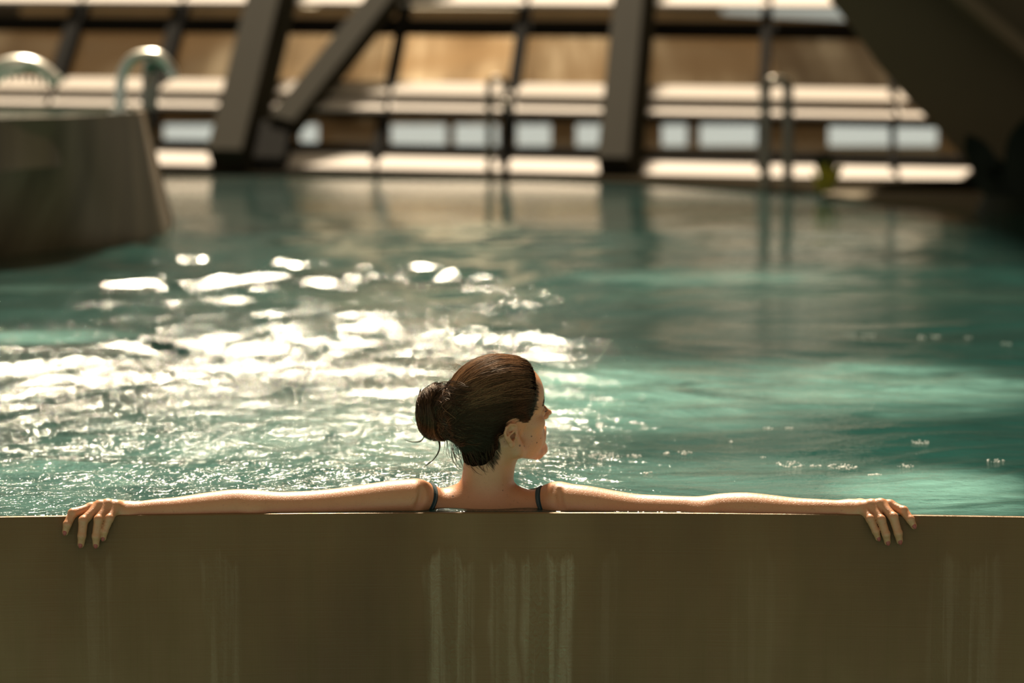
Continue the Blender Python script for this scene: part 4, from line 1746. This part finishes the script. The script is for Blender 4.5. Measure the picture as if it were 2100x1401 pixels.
# a third start anywhere on the cap so that no bare patch is left
fill = []
while len(fill) < NS * 2 // 5:
    v_ = hr.normal(size=3)
    v_ /= np.linalg.norm(v_)
    q_ = sph_c + v_ * np.array([92, 70, 84])
    if poly_sd(np.array([q_[0]]), np.array([q_[2]]))[0] < 4 and q_[0] > -95:
        fill.append(q_)
st_[:len(fill)] = fill
gid[:len(fill)] = 3000 + hr.integers(0, 300, len(fill))
st_ = np.array(st_)
d0 = st_ - sph_c
gj = np.random.default_rng(5).normal(size=(4000, 3))
gu = np.random.default_rng(6).uniform(size=(4000, 2))
d1 = tgt + np.stack([np.zeros(NS), gj[gid, 0] * 12 + hr.normal(0, 1.5, NS), gj[gid, 1] * 16 + hr.normal(0, 1.5, NS)], 1) - sph_c
n0 = d0 / np.linalg.norm(d0, axis=1, keepdims=True)
n1 = d1 / np.linalg.norm(d1, axis=1, keepdims=True)
om = np.arccos(np.clip((n0 * n1).sum(1), -1, 1))
tt = np.linspace(0, 0.97, NP)
start = np.where(hr.uniform(size=NS) < 0.45, 0, hr.uniform(0, 0.55, NS))
T_ = start[:, None] + (1 - start[:, None]) * tt[None, :]
so_ = np.sin(om)[:, None]
W0 = np.sin((1 - T_) * om[:, None]) / so_
W1 = np.sin(T_ * om[:, None]) / so_
D_ = n0[:, None, :] * W0[..., None] + n1[:, None, :] * W1[..., None]
# a little sag and wander
wv = (gu[gid, 0] * 6.28 + hr.normal(0, 0.15, NS))[:, None]
D_[..., 2] += 0.02 * np.sin(T_ * 5 + wv) - 0.05 * np.sin(T_ * math.pi)
D_[..., 1] += 0.02 * np.sin(T_ * 4 + wv * 1.7)
LP = sph_c + D_ * 90
WP = (HO + (LP.reshape(-1, 3) * mm * HS) @ HR.T)
offs = np.repeat(gu[gid, 1] * 0.0016 + hr.uniform(-0.0006, 0.0008, NS), NP)
shape_ = SDF()
shape_.items.append(('g', hair_sdf, 0.001, '+', HO, 0.4))
WP = WP.copy()
for _ in range(5):
    dd = hair_sdf.ev(WP)
    e_ = 0.001
    gx = np.stack([(hair_sdf.ev(WP + np.eye(3)[i] * e_) - dd) for i in range(3)], 1)
    gx /= np.linalg.norm(gx, axis=1, keepdims=True) + 1e-9
    WP = WP - np.clip(dd - offs, -0.03, 0.03)[:, None] * gx
paths = WP.reshape(NS, NP, 3)
for _ in range(3):
    paths[:, 1:-1] = 0.25 * paths[:, :-2] + 0.5 * paths[:, 1:-1] + 0.25 * paths[:, 2:]
# the strand stays only where it lies behind the hairline
rad = np.full((NS, NP), 1.0) * hr.uniform(0.00018, 0.00038, NS)[:, None]
rad *= np.clip(np.minimum(tt[None, :] * 12 + 0.25, (1 - tt[None, :]) * 12 + 0.25), 0.2, 1)
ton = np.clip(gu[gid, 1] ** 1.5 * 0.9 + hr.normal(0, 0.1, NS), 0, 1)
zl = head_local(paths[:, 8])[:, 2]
ton = ton * np.clip((zl - 12) / 85, 0.06, 1.0)  # shade on the lower hair painted in: strands darken downward
LL = head_local(paths.reshape(-1, 3)).reshape(NS, NP, 3)
bad = (poly_sd(LL[..., 0].ravel(), LL[..., 2].ravel()).reshape(NS, NP) > np.where(np.arange(NS) >= NS - 900, 26, 5)[:, None]).mean(1) > 0.12
jump = np.linalg.norm(np.diff(paths, axis=1), axis=2).max(1) > 0.035
keep = ~(bad | jump)
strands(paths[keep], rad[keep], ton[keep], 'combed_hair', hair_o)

# strands wound around the bun
NB2, NPB = 2200, 26
paths = np.zeros((NB2, NPB, 3))
radb = np.zeros((NB2, NPB))
tb = np.linspace(0, 1, NPB)
for i in range(NB2):
    a0 = hr.uniform(0, 2 * math.pi)
    span = hr.uniform(1.5, 4.6)
    tilt = hr.normal(0, 0.55)
    lat = hr.uniform(-0.95, 0.95)
    ang = a0 + span * tb
    # circles about an axis pointing roughly back and towards the viewer
    R_ = rotz(hr.normal(0, 0.35)) @ rotx(tilt)
    c_ = math.sqrt(max(0.02, 1 - lat * lat))
    p = np.stack([lat + 0.12 * np.sin(ang * 1.5 + i), c_ * np.cos(ang), c_ * np.sin(ang)], 1) @ R_.T
    loose = 1.0 + (0.10 * hr.uniform() ** 3) + 0.03 * np.sin(tb * 9 + i)
    paths[i] = BUN + p * np.array([0.034, 0.040, 0.052]) * np.reshape(loose, (-1, 1))
    radb[i] = hr.uniform(0.0002, 0.0005) * np.clip(np.minimum(tb * 10 + 0.2, (1 - tb) * 10 + 0.2), 0.2, 1)
WP = paths.reshape(-1, 3)
offb = np.repeat(hr.uniform(0.0, 1.0, NB2) ** 1.6 * 0.009, NPB)
for _ in range(4):
    dd = bun.ev(WP)
    gx = np.stack([(bun.ev(WP + np.eye(3)[i] * 0.001) - dd) for i in range(3)], 1)
    gx /= np.linalg.norm(gx, axis=1, keepdims=True) + 1e-9
    WP = WP - np.clip(dd - offb, -0.03, 0.03)[:, None] * gx * 0.9
# short fine hairs growing out of the hairline on temple, sideburn and nape
hl = [(76, 88), (62, 58), (51, 24), (46, -2), (38, -12), (33, -10), (27, 8), (10, 30), (-8, 36), (-26, 30), (-34, -10), (-34, -26), (-42, -46), (-56, -62)]
ps_, rs_, ts_ = [], [], []
for i in range(400):
    j = (0, 0, 1, 10, 11, 12)[hr.integers(0, 6)]
    t = hr.uniform()
    x = hl[j][0] + (hl[j + 1][0] - hl[j][0]) * t
    z = hl[j][1] + (hl[j + 1][1] - hl[j][1]) * t
    a_ = np.array([x + hr.normal(0, 2), -66.0 if j < 9 else -50.0, z + hr.normal(0, 2)])
    d_ = np.array([-1.0, 0, 0.45]) if j < 9 else np.array([-0.5, 0, 1.0])
    ln_ = hr.uniform(8, 20)
    st0 = a_ - d_ * hr.uniform(2, 9)
    ps_.append(np.array([hp(*(st0 + d_ * ln_ * q_)) for q_ in np.linspace(0, 1, 6)]))
    rs_.append(np.array([0.15, 0.6, 0.9, 1, 1, 0.8]) * 0.00022)
    ts_.append(hr.uniform(0, 0.35))
A_ = np.array(ps_).reshape(-1, 3)
nh = near(body, HO, 0.14)
A_ = nh.project(A_, 0.0006, 5)
strands(A_.reshape(-1, 6, 3), rs_, ts_, 'fine_hair', hair_o)

WP_b = WP
bun_o = strands(WP.reshape(NB2, NPB, 3), radb, np.clip(hr.beta(2.0, 2.4, NB2) * 0.8, 0, 1), 'bun_hair', hair_o)


# strands bridging head and bun, twisted into the knot
NC = 3000
c0 = np.stack([hr.uniform(-98, -62, NC), hr.uniform(-50, 40, NC), hr.uniform(-8, 108, NC)], 1)
W_0 = HO + (c0 * mm * HS) @ HR.T
th_ = hr.uniform(0, 2 * math.pi, NC)
W_1 = BUN + np.stack([hr.uniform(-0.02, 0.02, NC), np.cos(th_) * 0.034 , np.sin(th_) * 0.045], 1)
tb = np.linspace(0, 1, NPB)
mid_ = (W_0 + W_1) / 2 + np.stack([np.zeros(NC), hr.normal(0, 0.012, NC), hr.normal(0.004, 0.012, NC)], 1)
paths = (W_0[:, None] * ((1 - tb) ** 2)[None, :, None] + mid_[:, None] * (2 * tb * (1 - tb))[None, :, None] + W_1[:, None] * (tb ** 2)[None, :, None])
WP = paths.reshape(-1, 3)
offb = np.repeat(0.0004 + hr.uniform(0.0, 1.0, NC) ** 2 * 0.004, NPB)
for _ in range(5):
    dd = hair_sdf.ev(WP)
    gx = np.stack([(hair_sdf.ev(WP + np.eye(3)[i] * 0.001) - dd) for i in range(3)], 1)
    gx /= np.linalg.norm(gx, axis=1, keepdims=True) + 1e-9
    WP = WP - np.clip(dd - offb, -0.03, 0.03)[:, None] * gx
pc = WP.reshape(NC, NPB, 3)
okc = np.linalg.norm(np.diff(pc, axis=1), axis=2).max(1) < 0.02
strands(pc[okc], (hr.uniform(0.0003, 0.0006, NC)[:, None] * np.clip(np.minimum(tb * 10 + 0.2, (1 - tb) * 10 + 0.2), 0.2, 1)[None, :])[okc], (hr.beta(1.8, 2.4, NC) * 0.75)[okc], 'knot_hair', hair_o)


# loose wisps drawn at their place: nape, falling curls, fly-aways
def wisp(pts, r, tone, jit=0.0):
    p = smooth_path([at_y(a_ + hr.normal(0, jit), b_ + hr.normal(0, jit), Y_) for a_, b_, Y_ in pts], 8)
    p = np.array(p)
    tq = np.linspace(0, 1, NPB)
    src = np.linspace(0, 1, len(p))
    p = np.stack([np.interp(tq, src, p[:, i]) for i in range(3)], 1)
    return p, r * np.clip((1 - tq) * 1.4 + 0.15, 0.1, 1), tone


ndb = near(body, at_y(975, 930, 5.03), 0.16)


def surf_y(px, py):
    ys = np.linspace(4.95, 5.10, 120)
    P_ = np.array([at_y(px, py, y_) for y_ in ys])
    d_ = np.minimum(ndb.ev(P_), hair_sdf.ev(P_))
    i_ = np.argmax(d_ < 0)
    return ys[i_] - 0.0015 if d_[i_] < 0 else None


def nape_wisp(pts, r, tone):
    out_, last = [], None
    yy = [surf_y(a_, b_) for a_, b_ in pts]
    known = [y_ for y_ in yy if y_ is not None]
    if not known:
        yy = [5.03] * len(pts)
    else:
        for i_ in range(len(yy)):
            if yy[i_] is None:
                yy[i_] = (yy[i_ - 1] if i_ and yy[i_ - 1] else known[0]) + 0.002
    return wisp([(a_, b_, y_) for (a_, b_), y_ in zip(pts, yy)], r, tone)


ws = []
for i in range(5):
    ws.append(wisp([(862, 800, 5.08), (854, 835, 5.08), (855, 860, 5.08), (866, 880, 5.08), (870, 893, 5.08), (862, 905, 5.08), (845, 907, 5.08), (831, 903, 5.08)], 0.0009 - 0.0001 * i, 0.05, 1.0 if i else 0.2))
for i in range(6):
    ws.append(wisp([(878, 885, 5.09), (892, 893, 5.08), (901, 908, 5.08), (901, 925, 5.08), (891, 941, 5.08), (878, 952, 5.08), (868, 959, 5.08)], 0.0010 - 0.0001 * i, 0.05, 1.0 if i else 0.2))
ws.append(wisp([(868, 884, 5.09), (856, 873, 5.09), (846, 864, 5.09), (841, 857, 5.09)], 0.0004, 0.3))
ws.append(wisp([(882, 822, 5.06), (870, 826, 5.05), (859, 830, 5.06)], 0.0005, 0.9))
ws.append(wisp([(902, 880, 5.08), (904, 894, 5.08), (900, 905, 5.08)], 0.0004, 0.1))
for i in range(90):
    x0 = hr.uniform(925, 1012)
    y0 = hr.uniform(905, 935) + (x0 - 970) * 0.05
    dx = hr.uniform(2, 34) * (1 if x0 < 995 else 0.4)
    ln_ = hr.uniform(12, 42)
    ws.append(nape_wisp([(x0, y0), (x0 + dx * 0.15, y0 + ln_ * 0.4), (x0 + dx * 0.5, y0 + ln_ * 0.8), (x0 + dx, y0 + ln_)], hr.uniform(0.0003, 0.0006), hr.uniform(0, 0.3)))
for (x0, y0, dx, dy) in ((962, 925, 40, 44), (955, 935, 34, 40), (968, 920, 30, 50), (950, 930, 18, 30)):
    ws.append(nape_wisp([(x0, y0), (x0 + dx * 0.3, y0 + dy * 0.5), (x0 + dx * 0.65, y0 + dy * 0.85), (x0 + dx, y0 + dy)], 0.0007, 0.05))
for i in range(40):
    x0 = hr.uniform(912, 950)
    y0 = hr.uniform(880, 905)
    dx = hr.uniform(-4, 26)
    ws.append(wisp([(x0, y0, 5.03), (x0 + dx * 0.1, y0 + 20, 5.03), (x0 + dx * 0.4, y0 + 36, 5.02), (x0 + dx, y0 + hr.uniform(40, 56), 5.02)], hr.uniform(0.0003, 0.0005), hr.uniform(0, 0.5)))
for i in range(40):       # short fly-aways on crown and bun
    if i % 2:
        a_ = hr.uniform(0.2, 0.9)
        x0, y0 = 915 + 175 * (1 - math.cos(a_ * 1.3)) , 775 - 56 * math.sin(a_ * 1.3)
    else:
        t = hr.uniform(0.6, 3.6)
        x0, y0 = 888 + 36 * math.cos(t), 846 - 52 * math.sin(t)
    dx, dy = hr.normal(-4, 10), hr.uniform(-9, 2)
    ws.append(wisp([(x0 + 14, y0 + 8, 5.09), (x0 + 4, y0 + 1, 5.09), (x0 + dx * 0.6, y0 + dy * 0.6, 5.09), (x0 + dx, y0 + dy, 5.09)], 0.00025, 0.8))
strands([w_[0] for w_ in ws], [w_[1] for w_ in ws], [w_[2] for w_ in ws], 'loose_hair', hair_o)

# eyebrow and lashes
eb, er_, et = [], [], []
for s in (-1, 1):
    for i in range(90):
        t = hr.uniform()
        x, y, z = 91 - 19 * t ** 1.6, s * (12 + 40 * t), 30 + 5 * math.sin(math.pi * min(1, t * 0.8 + 0.15)) + hr.uniform(-2.6, 2.6) * (1 - 0.5 * t)
        a_ = hp(x + 4, y, z - 1)
        b_ = hp(x + 1, y + s * 9, z + 3.0 * (1 - t) + 0.5)
        eb.append(np.linspace(a_, b_, 6))
        er_.append(np.full(6, 0.0004) * np.array([1, 1, 1, 0.9, 0.7, 0.3]))
        et.append(hr.uniform(0, 0.2))
browP = near(body, hp(80, 0, 28), 0.07).project(np.array(eb).reshape(-1, 3), 0.0008, 4).reshape(-1, 6, 3)
eb = list(browP)
for s in (-1, 1):
    for i in range(28):
        t = i / 27
        c_ = hp(86.5 - 9 * t, s * (19 + 24 * t), 13)
        fwd_ = HR @ np.array([1.0, s * (0.15 + 0.7 * t), 0.1])
        p = np.array([c_ + fwd_ * 0.007 * q_ + HR @ np.array([0, 0, 0.003 * (q_ * q_ * 2 - q_)]) for q_ in np.linspace(0, 1, 6)])
        eb.append(p)
        er_.append(np.linspace(0.00035, 0.0001, 6))
        et.append(0.0)
for k_, nm_ in enumerate(('eyebrow', 'eyebrow')):
    strands(eb[k_ * 90:(k_ + 1) * 90], er_[k_ * 90:(k_ + 1) * 90], et[k_ * 90:(k_ + 1) * 90], nm_, person)
for k_ in range(2):
    a_ = 180 + k_ * 28
    strands(eb[a_:a_ + 28], er_[a_:a_ + 28], et[a_:a_ + 28], 'eyelashes', person)

# ---- swimsuit: straps over the shoulders and the suit below the water


def ribbon(pts, w_, name, mat, parent, thick=0.0012, off=0.0010):
    P_ = np.array(smooth_path(pts, 10))
    loc_ = near(body, P_.mean(0), 0.2)
    P_ = loc_.project(P_, 0.0, 5)
    g = loc_.grad(P_)
    tan = np.gradient(P_, axis=0)
    tan /= np.linalg.norm(tan, axis=1, keepdims=True)
    sd = np.cross(tan, g)
    sd /= np.linalg.norm(sd, axis=1, keepdims=True)
    vs_, fs_ = [], []
    n_ = len(P_)
    for i in range(n_):
        for (u_, o_) in ((-1, off), (-0.35, off + thick), (0.35, off + thick), (1, off), (1, -0.001), (-1, -0.001)):
            vs_.append(P_[i] + sd[i] * u_ * w_ / 2 + g[i] * o_)
    for i in range(n_ - 1):
        for k_ in range(6):
            a_, b_ = i * 6 + k_, i * 6 + (k_ + 1) % 6
            fs_.append((a_, b_, b_ + 6, a_ + 6))
    fs_.append((5, 4, 3, 2, 1, 0))
    fs_.append(tuple((n_ - 1) * 6 + k_ for k_ in range(6)))
    mb = MB()
    mb.add(vs_, fs_)
    o_ = mb.build(name, mat, parent)
    return o_


for (px, lab) in ((894, -1), (1098, 1)):
    pts = []
    x = at_y(px, 1020, 5.08)[0]
    for (dx, Y_, z_) in ((0.006 * lab * -1, 5.13, -0.05), (0.004 * -lab, 5.11, 0.02), (0.0, 5.06, 0.06), (0.0, 5.02, 0.04), (-0.006 * -lab, 4.99, 0.0), (-0.010 * -lab, 4.98, -0.05), (-0.012 * -lab, 4.98, -0.12)):
        pts.append(np.array([x + dx, Y_, z_]))
    so2 = ribbon(pts, 0.0135, 'swimsuit_strap', M['strap'], person)
    so2['label'] = 'dark teal swimsuit strap over the shoulder'
    for q_ in (-0.0042, -0.0014, 0.0014, 0.0042):
        ribbon([p + np.array([q_, 0, 0]) for p in pts], 0.0006, 'stitching', M['strap_thread'], so2, 0.0006, 0.0021)

suit = SDF()
suit.items.append(('g', near(body, NB + np.array([0, 0, -0.4]), 0.45), 0.002, '+', NB + np.array([0, 0, -0.4]), 0.6))
# neckline at the back dips; legs cut; arms left out
suit.fn(lambda P: P[:, 2] - (-0.075 - 0.10 * np.clip((5.12 - P[:, 1]) / 0.1, 0, 1)), NB, 3, 0.004, '&')
suit.fn(lambda P: (NB[2] - 0.66 + np.abs(P[:, 0] - NB[0]) * 0.7) - P[:, 2], NB, 3, 0.004, '&')
suit.fn(lambda P: np.abs(P[:, 0] - NB[0]) - 0.30, NB, 3, 0.004, '&')
V3, Q3 = surface(suit, (NB[0] - 0.22, 4.94, -0.72), (NB[0] + 0.22, 5.35, -0.04), 0.006, 20, off=0.002)
sw = mesh_np('swimsuit', V3, Q3, M['strap'], person)
rebase(person)
